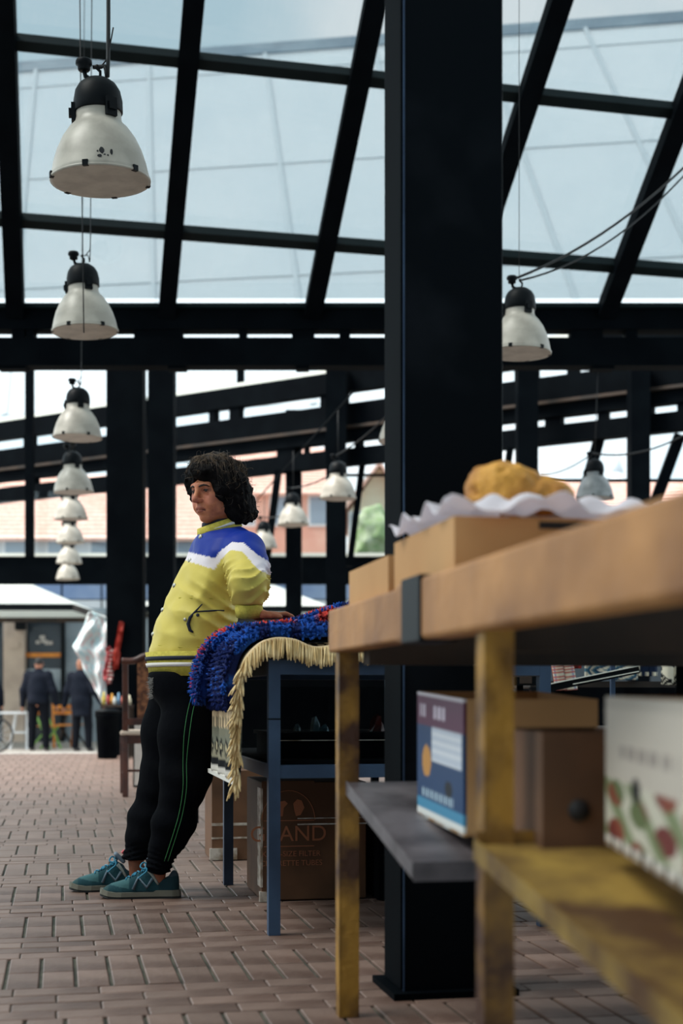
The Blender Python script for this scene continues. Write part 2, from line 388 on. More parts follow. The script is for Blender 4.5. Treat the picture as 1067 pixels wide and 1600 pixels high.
# ---------------------------------------------------- eave truss under the glazed slope, frontal at 14 m
tr = struct_empty('trim_2', 'black steel eave truss below the glazed roof')
def hbar(name, u0, u1, v0, v1, Y, depth, m, parent): # horizontal beam between two picture heights at depth Y
    a, b = P(u0, v0, Y), P(u1, v1, Y)
    return mesh(name, frame_box((a+b)/2+Vector((0, depth/2, 0)), (b.x-a.x, 0, 0), (0, depth, 0), (0, 0, a.z-b.z)), BOXF, m, parent)
hbar('top_chord', -120, 1190, 476, 514, 14.0, .22, M['steel'], tr)
hbar('top_flange', -120, 1190, 473, 480, 13.93, .34, M['steel_green'], tr)
hbar('bottom_chord', -120, 1190, 527, 571, 14.0, .22, M['steel'], tr)
for ua, ub in ((18, 38), (41, 52), (209, 284), (373, 385), (456, 491), (530, 547), (700, 735), (892, 942), (978, 996)):
    hbar('truss_post', ua, ub, 512, 530, 14.02, .18, M['steel'], tr)
for ua, ub in ((-4, 40), (262, 290), (462, 482), (690, 720), (925, 960)):
    hbar('bracket', ua, ub, 570, 576, 14.02, .16, M['steel'], tr)

# ---------------------------------------------------- second hall: sloping line of beams, posts, glazed roof
FE = Vector((-math.sin(math.radians(57)), math.cos(math.radians(57)), 0)); FN = Vector((FE.y, -FE.x, 0))
FO = Vector((0, 22, 0))
def FP(u, v): return ray_plane(u, v, FO, FN)
hall = struct_empty('wall_back', 'black steel beams and posts of the second market hall')
def zref(v): return FP(300, v).z
def fbeam(name, va, vb, depth, m, off=0.0):
    za, zb = zref(va), zref(vb)
    p0, p1 = FP(-150, 600), FP(1250, 600); p0.z = p1.z = (za+zb)/2
    return bar(name, p0+FN*off, p1+FN*off, depth, abs(za-zb), m, hall)
fbeam('eave_beam', 617, 647, .2, M['steel'])
fbeam('eave_gutter', 611, 617, .12, M['white_edge'])
fbeam('middle_beam', 665, 719, .2, M['steel'])
fbeam('lit_flange', 698, 702, .34, M['wood_dark'])  # brown colour paints in the light caught by the steel flange
fbeam('lower_beam', 730, 754, .2, M['steel'])
def fpost(ua, ub, va, vb, name='post'):
    a, b = FP((ua+ub)/2, va), FP((ua+ub)/2, vb); w = (ub-ua)/F*a.y
    return bar(name, a, b, w, .14, M['steel'], hall, up=FN)
for ua, ub in ((38, 57), (186, 272), (329, 340), (360, 379), (500, 546), (604, 680), (805, 842), (888, 905), (954, 985), (1040, 1075)):
    a, b = FP((ua+ub)/2, 300), FP((ua+ub)/2, 300); a.z = zref(640); b.z = zref(670)
    bar('truss_post', a, b, (ub-ua)/F*a.y, .14, M['steel'], hall, up=FN)
for ua, ub in ((48, 60), (170, 275), (433, 466), (478, 481), (508, 538), (557, 566), (604, 780), (812, 838), (853, 880), (936, 951), (984, 1022), (1060, 1085)):
    a, b = FP((ua+ub)/2, 300), FP((ua+ub)/2, 300); a.z = zref(715); b.z = zref(735)
    bar('truss_post', a, b, (ub-ua)/F*a.y, .14, M['steel'], hall, up=FN)
# tall columns and posts
def col(ua, ub, vtop, Y, d=.25, zb=0.0, m='steel', name='column', par_=None):
    a, b = P(ua, vtop, Y), P(ub, vtop, Y); h_ = a.z-zb
    return mesh(name, frame_box(((a.x+b.x)/2, Y+d/2, zb+h_/2), (b.x-a.x, 0, 0), (0, d, 0), (0, 0, h_)), BOXF, M[m], par_ or hall)
col(166, 223, 540, 17.6, .3); col(231, 271, 540, 17.4, .3)
col(446, 471, 640, 22.5, .25, -.31); col(509, 541, 565, 21.5, .3, -.31); col(809, 841, 555, 19.5, .3, -.31); col(986, 1016, 560, 18.9, .3, -.31)
for ua, ub, va, vb, Y in ((40, 53, 565, 870, 24.2), (206, 221, 565, 640, 24), (370, 382, 565, 640, 23.2), (523, 541, 565, 640, 21.9)):
    a, b = P((ua+ub)/2, va, Y), P((ua+ub)/2, vb, Y); bar('post', a, b, (ub-ua)/F*Y, .12, M['steel'], hall, up=(0, 1, 0))
for (u0, v0, u1, v1, w, Y) in ((435, 735, 415, 890, 11, 22.4), (566, 725, 546, 885, 10, 22.0), (936, 685, 880, 890, 17, 19.8), (1062, 680, 985, 890, 17, 19.2), (797, 700, 770, 890, 10, 20.2)):
    bar('brace', P(u0, v0, Y), P(u1, v1, Y), w/F*Y, .12, M['steel'], hall, up=(0, 1, 0))
hbar('mullion', 790, 1200, 748, 753, 20.5, .05, M['steel'], hall)
hbar('mullion', 541, 640, 740, 744, 21.9, .05, M['steel'], hall)
hbar('sill_beam', -150, 1250, 870, 912, 24.6, .25, M['steel'], hall)
hbar('sill_strip', -150, 1250, 864, 869, 24.55, .3, M['white_edge'], hall)
for (ua, ub, va, vb) in ((-60, 42, 783, 866), (54, 168, 768, 866), (272, 446, 742, 866), (471, 509, 735, 866), (541, 660, 744, 866)):
    a, b = P(ua, va, 24.75), P(ub, vb, 24.75)
    mesh('window_pane', frame_box((a+b)/2, (b.x-a.x, 0, 0), (0, .01, 0), (0, 0, a.z-b.z)), BOXF, M['window_glass'], hall)
# glazed roof of the second hall
r2 = struct_empty('ceiling_2', 'pale translucent panel roof of the neighbouring hall')
G2 = Vector((-.15, 1, 1.152)); E2 = Vector((-.9866, .163, 0)); O2 = P(300, 640, 29.0); N2 = E2.cross(G2).normalized()
def tq(u, v):
    p = ray_plane(u, v, O2, N2)-O2; q = p.z/G2.z; r = p-G2*q; return r.dot(E2), q
ts = [tq(u, 250)[0] for u in (-340, -150, 44, 236, 437, 628, 820, 1010, 1200, 1400)]
qs = [0.0]+[tq(300, v)[1] for v in (440, 266, 120)]
qr = tq(300, 92)[1]; qs.append(qr)
for i in range(len(ts)-1):
    for j in range(len(qs)-1):
        t0, t1, q0, q1 = ts[i], ts[i+1], qs[j], qs[j+1]; e_ = .012
        c4 = [O2+E2*(t0-e_)+G2*(q0+e_), O2+E2*(t1+e_)+G2*(q0+e_), O2+E2*(t1+e_)+G2*(q1-e_), O2+E2*(t0-e_)+G2*(q1-e_)]
        mesh('roof_panel', [x-N2*.03 for x in c4]+c4, BOXF, M['far_panel'], r2)
sgn = -1 if N2.y > 0 else 1
for t in ts: bar('seam_bar', O2+E2*t+N2*.03*sgn, O2+E2*t+G2*qr+N2*.03*sgn, .11, .06, M['far_seam'], r2, up=N2)
for q in qs[1:4]: bar('cross_seam', O2+E2*ts[0]+G2*q+N2*.02*sgn, O2+E2*ts[-1]+G2*q+N2*.02*sgn, .035, .05, M['far_seam'], r2, up=N2)
bar('ridge_cap', O2+E2*ts[0]+G2*(qr+.13), O2+E2*ts[-1]+G2*(qr+.13), .12, .6, M['far_cap'], r2, up=G2)

# ---------------------------------------------------- big column in front
cp = Vector(((630-U0)/F*3.41, 3.41, 0))
colm = thing('steel_column', 'massive dark blue-black steel column rising behind the wooden table', 'column', cp)
tag(colm, kind='structure'); del colm['category']
bev(mesh('column_shaft', frame_box(cp+D2*.125+D1*.088+Vector((0, 0, 2.6)), D2*.25, D1*.176, Vector((0, 0, 5.2))), BOXF, M['column'], colm), .006)
mesh('left_face_dark', frame_box(cp-D2*.003+D1*.088+Vector((0, 0, 2.61)), D2*.006, D1*.17, Vector((0, 0, 5.18))), BOXF, M['steel'], colm)  # thin near-black sheet laid over the shaft's left face
mesh('base_plate', frame_box(cp+D2*.125+D1*.088+Vector((0, 0, .008)), D2*.31, D1*.24, Vector((0, 0, .016))), BOXF, M['steel'], colm)
mesh('corner_line', frame_box(cp+D2*.0015+D1*.0005+Vector((0, 0, 2.6)), D2*.003, D1*.006, Vector((0, 0, 5.2))), BOXF, M['blue_steel'], colm)  # thin lighter line down the column's front left corner
# hidden steel above the left lamp row carries its cables
# ================================================================== LAMPS
def make_lamp(shade_mat):
    t = thing('pendant_lamp', 'x', 'lamp', (0, 0, 0))            # origin at rim centre, rim diameter .38
    R = .19
    prof = [(R, 0), (R+.004, .006), (R-.001, .02), (.181, .06), (.166, .11), (.143, .16), (.115, .2), (.093, .222), (.088, .24), (.088, .285),
            (.078, .285), (.078, .245), (.108, .2), (.136, .16), (.159, .11), (.175, .06), (R-.006, .015), (R-.008, 0), (R, 0)]
    sh = lathe('shade', prof, shade_mat, t, 40)
    lathe('lens', [(0, .012), (.1, .010), (.184, .004), (.184, .010), (.1, .016), (0, .018)], M['lens'], t, 40)
    lathe('rim', [(R-.008, -.003), (R+.005, -.003), (R+.006, .005), (R-.004, .008)], shade_mat, t, 40)
    lathe('housing', [(.091, .262), (.095, .265), (.095, .31), (.088, .345), (.072, .372), (.048, .39), (.02, .398), (0, .4)], M['lamp_dark'], t, 28)
    for k in range(3):
        a = 2*math.pi*k/3+.9-math.pi/2-.35
        c = Vector((.096*math.cos(a), .096*math.sin(a), .26))
        o = box('housing_clip', c, (.016, .045, .07), M['lamp_dark'], t, a)
        box('latch', c+Vector((math.cos(a), math.sin(a), 0))*.012, (.012, .028, .03), M['lamp_dark'], o, a)
    for k in range(6):
        a = 2*math.pi*k/6+.25
        box('rim_clip', (R*math.cos(a), R*math.sin(a), .006), (.016, .022, .022), M['lamp_dark'], t, a)
    tube('hook', [(0, 0, .395), (.012, 0, .41), (.012, 0, .425), (0, 0, .437), (0, 0, .45)], .006, M['lamp_dark'], t)
    j = lathe('junction_box', [(0, .425), (.02, .425), (.024, .43), (.024, .445), (.032, .45), (.032, .462), (.027, .47), (0, .47)], M['lamp_dark'], t, 16, (-.05, 0, 0))
    tube('gland', [(-.05, 0, .428), (-.045, 0, .405), (-.02, 0, .39)], .009, M['lamp_dark'], j)
    return t
LD = .38
def lamp_at(proto, u, v, w, label, cable_top, group, side=-1, first=False):
    Y = F*LD/w; p = P(u, v, Y)
    o = proto if first else SPARE.pop()
    o.location = p; o.rotation_euler = (random.uniform(-.03, .03), random.uniform(-.04, .02), random.uniform(-.15, .15))
    o['label'] = label; o['group'] = group
    return o, p
lamp0 = make_lamp(M['enamel']); SPARE = [copy_tree(lamp0) for _ in range(12)]
ordn = ['first and nearest', 'second', 'third', 'fourth', 'fifth', 'sixth', 'seventh', 'eighth and farthest']
left = [(157, 283, 152), (133, 518, 101), (121, 684, 75), (115, 769, 61), (111, 811, 50), (110, 848, 43), (108, 880, 39), (106, 905, 36)]
rail = struct_empty('trim_3', 'slim dark rail above the left row of lamps')
pA = P(left[3][0], 640, F*LD/58); pB = P(left[-1][0], 800, 25.2); pA.z = pB.z = 3.55
bar('rail_bar', pA, pB, .05, .07, M['steel'], rail)
for i, (u, v, w) in enumerate(left):
    lab = ('white enamel pendant lamp with chipped paint, ' if i == 0 else 'white enamel pendant lamp, ')+ordn[i]+' of the left row'
    o, p = lamp_at(lamp0, u, v, w, lab, 0, 'pendant lamps in the left row', first=(i == 0))
    top = 3.55 if p.y > 13.2 else min(RO.z+(14-p.y)*(1.66/2.7)-.02, 7.05)
    dx = .10 if i == 0 else .02; cr = .008 if i < 1 else .003
    ln = max(.05, top-p.z-.47)
    tube('power_cable', smooth_pts([p+Vector((-.03, 0, .445)), p+Vector((.015, 0, .45)), p+Vector((.03, 0, .48)), p+Vector((.035, 0, .47+ln*.25)), p+Vector((.035+dx*.5, 0, .47+ln*.6)), p+Vector((.035+dx, 0, .47+ln))], 4), cr, M['cable'], o)
    tube('hanger_wire', [p+Vector((0, 0, .445)), p+Vector((.028, 0, .48)), p+Vector((.03+dx*.2, 0, .6 if ln > .2 else .47+ln))], .003, M['cable'], o)
    if i == 0:                                                # chipped enamel on the rim
        for (dx_, dz, rx, rz) in ((.035, .052, .010, .013), (.07, .05, .006, .014), (.028, .03, .009, .007), (.02, .048, .004, .004), (.058, .034, .004, .004), (.046, .036, .005, .003)):
            rr = .19-.0016 if dz < .02 else np.interp(dz, [.02, .06, .11], [.189, .181, .166])
            yy = -math.sqrt(rr*rr-dx_*dx_)
            n_ = Vector((dx_, yy, .03)).normalized(); c_ = p+Vector((dx_, yy, dz))+n_*.0008
            s_ = Vector((0, 0, 1)).cross(n_).normalized(); t_ = n_.cross(s_)
            ring = [c_+s_*math.cos(k*.7854+.3)*rx*random.uniform(.75, 1.15)+t_*math.sin(k*.7854+.3)*rz*random.uniform(.75, 1.15) for k in range(8)]
            mesh('paint_chip', [q-n_*.002 for q in ring]+ring, [tuple(range(8, 16))]+[(k, (k+1) % 8, 8+(k+1) % 8, 8+k) for k in range(8)], M['chip'], o)
wire = tag(tube('steel_wire', [P(122, -260, 7.6), P(128, 300, 7.6), P(131, 520, 7.62)], .0035, M['cable']), 'thin straight steel wire hanging beside the two nearest left lamps', 'wire')
right_ = [(811, 552, 98), (627, 690, 70), (528, 779, 56), (458, 820, 48), (413, 856, 40)]
names_ = ['white enamel pendant lamp half hidden by the right edge of the big column', 'white enamel pendant lamp almost wholly hidden behind the big column',
          'white enamel pendant lamp just left of the big column', 'white enamel pendant lamp in the middle, above the rug table', 'white enamel pendant lamp partly hidden behind the woman in the jacket']
rp_ = []
for i, (u, v, w) in enumerate(right_):
    o, p = lamp_at(lamp0, u, v, w, names_[i], 0, 'pendant lamps in the right row'); rp_.append((o, p))
def sag(p0, p1, s, n=14):
    p0, p1 = Vector(p0), Vector(p1); return [p0.lerp(p1, k/n)-Vector((0, 0, s*4*(k/n)*(1-k/n))) for k in range(n+1)]
o, p = rp_[0]
tube('power_cable', sag(p+Vector((-.02, 0, .455)), P(1105, 225, p.y+.6), .10), .008, M['cable'], o)
tube('power_cable', sag(p+Vector((0, 0, .44)), P(1105, 232, p.y+.6), .15), .006, M['cable'], o)
ends = [None, (690, 560), (640, 610), (540, 725), (470, 790)]
for i in range(1, 5):
    o, p = rp_[i]; tube('power_cable', sag(p+Vector((-.02, 0, .455)), P(ends[i][0], ends[i][1], p.y-1.2), .06), .009, M['cable'], o)
rail2 = struct_empty('trim_4', 'thin dark rail above the right row of lamps')
qa, qb = rp_[2][1].copy(), rp_[4][1].copy(); qd = (qb-qa).normalized(); qa -= qd*.9; qb += qd*1.6; qa.z = qb.z = 3.78
bar('rail_bar', qa, qb, .012, .014, M['steel'], rail2)
for o, p in rp_[2:]: tube('hanger_wire', [p+Vector((0, 0, .445)), p+Vector((0, 0, 3.77-p.z))], .004, M['cable'], o)
o, p = rp_[0]; tube('hanger_wire', [p+Vector((0, 0, .445)), p+Vector((0, 0, 7.0-p.z))], .002, M['cable'], o)
o, p = rp_[1]; tube('hanger_wire', [p+Vector((0, 0, .445)), p+Vector((0, 0, RO.z+(14-p.y)*.615-p.z+.02))], .003, M['cable'], o)
lampg = make_lamp(M['enamel_grey'])
o, p = lamp_at(lampg, 929, 779, 59, 'grey pendant lamp hanging above the golden bread at the right', 0, 'x', first=True); del o['group']
tube('power_cable', sag(p+Vector((-.02, 0, .455)), P(1100, 660, p.y-.6), .12), .009, M['cable'], o)
tube('power_cable', sag(p+Vector((-.03, 0, .45)), P(845, 742, p.y+1.2), .05), .007, M['cable'], o)
tube('hanger_wire', [p+Vector((0, 0, .445)), Vector((p.x, 14.12, 4.02))], .004, M['cable'], o)


# ================================================================== NEAR TABLE (wooden top, yellow legs)
T0 = Vector((-.03, 3.23, 0))                                # far left corner of the top
def N(a, b, z): return T0+D2*a-D1*b+Vector((0, 0, z))        # b counts towards the camera
nt_ = thing('wooden_market_table', 'heavy wooden market table with rusty yellow iron legs in the foreground', 'table', N(0, 0, 0))
def nbox(name, a0, a1, b0_, b1_, z0, z1, m, parent, bevel=0):
    o = mesh(name, frame_box(N((a0+a1)/2, (b0_+b1_)/2, (z0+z1)/2), D2*(a1-a0), -D1*(b1_-b0_), Vector((0, 0, z1-z0))), [q[::-1] for q in BOXF], m, parent)
    if bevel: bev(o, bevel)
    return o
ZT, ZB = .92, .822
nbox('edge_plank', 0, .055, 0, .66, ZB, ZT-.002, M['wood'], nt_, .006)
nbox('edge_plank', -.004, .055, .665, 2.3, ZB-.004, ZT+.004, M['wood'], nt_, .008)
nbox('iron_strap', -.008, .06, .73, .86, ZB-.008, ZT+.008, M['lamp_dark'], nt_, .003)
for k in range(7): nbox('top_plank', .058+k*.12, .058+k*.12+.116, .0, 2.3, ZT-.03, ZT-.002, M['wood'], nt_, .003)
nbox('end_plank', .056, .89, -.002, .03, ZB, ZT-.035, M['wood'], nt_, .004)
for k in range(3): nbox('cross_bearer', .06, .875, .1+k*.9, .16+k*.9, ZB-.03, ZT-.031, M['wood_dark'], nt_)
def angle_leg(a, b, z1, parent, sa, sb, m):                  # L-section iron leg
    w, t = .045, .006
    bx = []
    a0, a1 = sorted((a, a+sa*w)); b0_, b1_ = sorted((b, b+sb*t)); bx.append(frame_box(N((a0+a1)/2, (b0_+b1_)/2, z1/2), D2*(a1-a0), D1*(b1_-b0_), Vector((0, 0, z1))))
    a0, a1 = sorted((a, a+sa*t)); b0_, b1_ = sorted((b, b+sb*w)); bx.append(frame_box(N((a0+a1)/2, (b0_+b1_)/2, z1/2), D2*(a1-a0), D1*(b1_-b0_), Vector((0, 0, z1))))
    o = multi('leg', bx, m, parent); return o
angle_leg(.018, .04, ZB, nt_, 1, -1, M['yellow_rust']); angle_leg(.012, 1.17, ZB, nt_, 1, -1, M['yellow_rust'])
angle_leg(.875, .03, ZB, nt_, -1, 1, M['steel']); angle_leg(.83, 1.17, ZB, nt_, -1, 1, M['steel']); angle_leg(.012, 2.22, ZB, nt_, 1, -1, M['yellow_rust']); angle_leg(.83, 2.22, ZB, nt_, -1, 1, M['yellow_rust'])
# sloping metal trays between the legs
def slab(name, c4, th, m, parent):
    c4 = [Vector(c) for c in c4]; return mesh(name, [c-Vector((0, 0, th)) for c in c4]+c4, BOXF, m, parent)
fl, fn_ = P(541, 1222, 3.2), P(646, 1350, 2.5)
fr = fl+D2*.8; fnr = fn_+D2*.8
tray = slab('tray_shelf', [fn_, fnr, fr, fl], .004, M['grey_tray'], nt_)
bar('tray_lip', fl-Vector((0, 0, .012)), fn_-Vector((0, 0, .012)), .004, .03, M['grey_tray'], tray)
bar('tray_lip', fn_-Vector((0, 0, .014)), fnr-Vector((0, 0, .014)), .004, .034, M['grey_tray'], tray)
gl, gn = N(.0, 1.16, 0), N(.0, 2.2, 0); gl.z, gn.z = .506, .355
tray2 = slab('tray_shelf', [gn, gn+D2*.83, gl+D2*.83, gl], .004, M['yellow_dirty'], nt_)
bar('tray_lip', gl-Vector((0, 0, .010)), gn-Vector((0, 0, .010)), .005, .03, M['yellow_dirty'], tray2)
bar('tray_lip', gl+Vector((0, 0, .002)), gl+D2*.83+Vector((0, 0, .002)), .006, .03, M['yellow_rust'], tray2)

# ---- boxes on the near table
def carton(name, label, a0, a1, b0_, b1_, z0, z1, m, cat='box', open_top=True, th=.005, group=None):
    c = N((a0+a1)/2, (b0_+b1_)/2, z0); t = thing(name, label, cat, c, group)
    nbox('base', a0, a1, b0_, b1_, z0, z0+th, m, t)
    nbox('side_panel', a0, a0+th, b0_, b1_, z0+th, z1, m, t); nbox('side_panel', a1-th, a1, b0_, b1_, z0+th, z1, m, t)
    nbox('end_panel', a0+th, a1-th, b0_, b0_+th, z0+th, z1, m, t); nbox('end_panel', a0+th, a1-th, b1_-th, b1_, z0+th, z1, m, t)
    if not open_top: nbox('lid', a0, a1, b0_, b1_, z1, z1+th, m, t)
    return t
c1 = carton('cardboard_tray', 'light brown cardboard tray under white paper and bread', .035, .40, .50, .925, ZT-.001, 1.018, M['card'])
nbox('hand_hole', .18, .27, .9245, .9265, 1.0, 1.012, M['chip'], c1)
c2 = carton('cardboard_box', 'small pale cardboard box at the far corner of the wooden table', .03, .36, .09, .47, ZT-.001, .998, M['card'])
# crumpled white paper and the loaf
pc = N(.225, .74, 1.02)
nu, nv = 46, 34; pv, pf = [], []
for j in range(nv):
    for i in range(nu):
        x = (i/(nu-1)-.5)*.44; y = (j/(nv-1)-.5)*.44
        ax = .015+x; ay = y
        r = math.sqrt(x*x+y*y)
        z = .012+.034*max(0, 1-abs(x+.03)/.2)*max(0, 1-abs(y)/.3)+.008*math.sin(37*x+3*math.sin(21*y))+.007*math.sin(43*y+2*math.sin(29*x))+.006*math.sin(71*(x+y))
        edge = max(abs(x), abs(y))
        if x < -.17: z += (-.17-x)*.15
        pv.append(pc+D2*ax-D1*ay+Vector((0, 0, max(z, .004))))
for j in range(nv-1):
    for i in range(nu-1): k = j*nu+i; pf.append((k, k+1, k+nu+1, k+nu)[::-1])
pp = mesh('paper_sheet', pv, pf, M['paper'], None, True); so_ = pp.modifiers.new('thick', 'SOLIDIFY'); so_.thickness = .0015
tag(pp, 'crumpled white paper spread over the cardboard tray', 'paper')
LR = np.array([[D2.x, -D1.x, 0], [D2.y, -D1.y, 0], [0, 0, 1]])
lc = np.array(N(.222, .70, 1.092))
def loaf(p):
    q = (p-lc) @ LR
    d = ell(q, (-.035, 0, .012), (.065, .072, .042)); d = smin(d, ell(q, (.03, .005, -.004), (.065, .06, .033)), .02); d = smin(d, ell(q, (-.0, .0, -.018), (.10, .07, .022)), .02)
    return d+.004*wob(q, 95)+.003*wob(q, 210, 1.3)
tag(sdf_obj('bread_loaf', loaf, lc-.13, lc+.13, .005, M['bread']), 'golden brown bread lying on white paper above the wooden table', 'bread')

# ---- cartons on the shelves below
def shelf_z(b): return np.interp(b, [0, .7], [fl.z, fn_.z])
def carton4(name, label, origin, ax, ay, az, m, th=.006, printed=None):
    """box with origin corner and three edge vectors; printed = colour function on the ax-az face at the origin"""
    o_, ax, ay, az = Vector(origin), Vector(ax), Vector(ay), Vector(az)
    t = thing(name, label, 'box', o_)
    nx, ny, nz_ = ax.normalized(), ay.normalized(), az.normalized()
    cc = o_+ax/2+ay/2
    def bx(nm, c, a, b, c_): return mesh(nm, frame_box(c, a, b, c_), BOXF, m, t)
    bx('base', cc+nz_*th/2, ax, ay, nz_*th)
    if printed is None: bx('side_panel', o_+ax/2+ny*th/2+az/2, ax, ny*th, az)
    bx('side_panel', o_+ax/2+ay-ny*th/2+az/2, ax, ny*th, az)
    bx('end_panel', o_+nx*th/2+ay/2+az/2, nx*th, ay-ny*2*th, az); bx('end_panel', o_+ax-nx*th/2+ay/2+az/2, nx*th, ay-ny*2*th, az)
    if printed is not None:
        n1, n2 = 70, 60; v, f, cl = [], [], []
        for j in range(n2+1):
            for i in range(n1+1):
                s, q = i/n1, j/n2; v.append(o_+ax*s+az*q); cl.append(printed(s, q)+(1,))
        for j in range(n2):
            for i in range(n1): k = j*(n1+1)+i; f.append((k, k+1, k+n1+2, k+n1+1))
        o = mesh('printed_panel', v, f, M['attr_smooth'], t, False, cl); s_ = o.modifiers.new('thick', 'SOLIDIFY'); s_.thickness = th; s_.offset = -1
    return t
def c3(r, g, b): return S(r, g, b)[:3]
def blue_print(s, q):                                       # s runs towards the camera, q up
    if q < .07: return c3(226, 226, 222)
    if q < .16: return c3(70, 140, 176)
    if q > .97: return c3(215, 205, 210)
    if q > .74:
        if .80 < q < .91 and ((.05 < s < .2 and int(s*60) % 3 != 0) or (.36 < s < .62 and int(s*34) % 3 != 0)): return c3(220, 205, 220)
        return c3(96, 44, 74)
    if .34 < s < .96 and .47 < q < .74:
        return c3(196, 204, 218) if int(q*44) % 3 else c3(220, 224, 232)
    if (s-.22)**2/.010+(q-.46)**2/.016 < 1: return c3(198, 140, 66)
    if (s-.70)**2/.006+(q-.30)**2/.004 < 1: return c3(14, 18, 28)
    if q < .24 and .1 < s < .8 and int(s*40) % 2 and q > .18: return c3(190, 214, 226)
    return c3(30, 62, 104)
bo = P(652, 1272, 2.92); b1p = P(724, 1308, 2.60)
carton4('printed_fruit_carton', 'blue and purple printed carton with white label on the grey tray', bo, b1p-bo, D2*.26, Vector((0, 0, .252)), M['card'], printed=blue_print)
def fruit_print(s, q):
    if q < .07: return c3(206, 198, 188) if (s*9) % 1 < .72 else c3(40, 34, 30)
    if q > .93: return c3(176, 166, 154)
    if .60 < q < .70 and .18 < s < .75 and int(s*26) % 3: return c3(150, 138, 130)
    if (s-.36)**2/.0022+(q-.43)**2/.006 < 1: return c3(10, 10, 10)
    if q < .46:
        x, y = s*5.0, q*6.0; d1 = math.hypot((x % 1.3)-.65, ((y+.5*int(x/1.3)) % 1.5)-.75)
        if d1 < .5: return [c3(104, 32, 28), c3(128, 58, 38), c3(92, 104, 62)][int(x/1.3+y/1.5) % 3]
        return c3(120, 130, 92) if math.sin(x*4+y*3) > .2 else c3(196, 190, 172)
    return c3(190, 179, 166)
fo = P(946, 1318, 1.98); f1p = P(1110, 1418, 1.42)
carton4('fruit_carton', 'white fruit carton printed with red apples on the yellow shelf', fo, f1p-fo, D2*.2, Vector((0, 0, .205)), M['card'], printed=fruit_print)
bb = N(.09, 1.2, .50)
bx_ = carton4('brown_carton', 'plain brown carton with a round hand hole behind the yellow leg', bb+Vector((0, 0, -.02)), D2*.2, -D1*.05+D1*.35, Vector((0, 0, .19)), M['card_dark'])
lathe('hand_hole', [(0, 0), (.016, 0), (.016, .002), (0, .002)], M['chip'], bx_, 16).matrix_basis = Matrix.Translation(bb+D2*.055+D1*.001-D1*.003+Vector((0, 0, .055))) @ Matrix.Rotation(math.pi/2, 4, 'X')

# ================================================================== RUG TABLE (blue-grey steel frame)
R0 = Vector((-.206, 4.32, 0))
def Q(a, b, z): return R0+D2*a+D1*b+Vector((0, 0, z))
rt = thing('steel_rug_table', 'blue-grey steel frame table piled with rugs behind the wooden table', 'table', Q(0, 0, 0))
def qbar(name, p, q, w, h, m, parent, up=(0, 0, 1)): return bar(name, Q(*p), Q(*q), w, h, m, parent, up)
for a in (0, .86):
    for b in (0, 1.18): qbar('leg', (a, b, 0), (a, b, .835), .036, .036, M['blue_steel'], rt, up=D1)
for b in (0, 1.18):
    qbar('top_rail', (.018, b, .812), (.842, b, .812), .034, .045, M['blue_steel'], rt); qbar('lower_rail', (.018, b, .495), (.842, b, .495), .03, .04, M['blue_steel'], rt)
for a in (0, .86): qbar('side_rail', (a, .018, .812), (a, 1.162, .812), .034, .045, M['blue_steel'], rt); qbar('side_rail', (a, .018, .495), (a, 1.162, .495), .03, .04, M['blue_steel'], rt)
for k in range(8): nboxv = mesh('top_board', frame_box(Q(.43, .07+k*.149, .842), D2*.9, D1*.145, Vector((0, 0, .014))), BOXF, M['wood_dark'], rt)
mesh('shelf_board', frame_box(Q(.43, .6, .520), D2*.86, D1*1.14, Vector((0, 0, .012))), BOXF, M['black_cloth'], rt)
mesh('leg_joint', frame_box(Q(0, 0, .655), D2*.0375, D1*.0375, Vector((0, 0, .004))), BOXF, M['lamp_dark'], rt)
tb2 = thing('steel_rug_table', 'black steel table standing farther back behind the woman', 'table', Q(.2, 2.3, 0))
for a in (.13, .9):
    for b in (2.62, 3.9): qbar('leg', (a, b, 0), (a, b, .82), .036, .036, M['steel'], tb2, up=D1)
for k in range(5): mesh('top_board', frame_box(Q(.52, 2.72+k*.3, .83), D2*.84, D1*.29, Vector((0, 0, .02))), BOXF, M['wood_dark'], tb2)
mesh('cloth_skirt', frame_box(Q(.52, 2.58, .6), D2*.84, D1*.01, Vector((0, 0, .48))), BOXF, M['black_cloth'], tb2)

# ---- things on the lower shelf: dark display case with crystals
dc = thing('display_case', 'dark glass display case on the shelf below the rugs', 'display case', Q(.43, .5, .526))
mesh('case_floor', frame_box(Q(.43, .5, .60), D2*.78, D1*.5, Vector((0, 0, .012))), BOXF, M['black_cloth'], dc)
mesh('case_plinth', frame_box(Q(.43, .5, .56), D2*.76, D1*.48, Vector((0, 0, .066))), BOXF, M['black_cloth'], dc)
mesh('glass_front', frame_box(Q(.43, .262, .68), D2*.78, D1*.004, Vector((0, 0, .15))), BOXF, M['glass'], dc)
mesh('glass_shelf_edge', frame_box(Q(.43, .246, .582), D2*.78, D1*.004, Vector((0, 0, .0025))), BOXF, M['tape'], dc)
M['crystal'] = mat('pale_blue_crystal', S(150, 206, 226), .3, 0, S(225, 240, 244), 12)
M['crystal2'] = mat('red_crystal', S(150, 50, 30), .4, 0, S(70, 20, 14), 14)
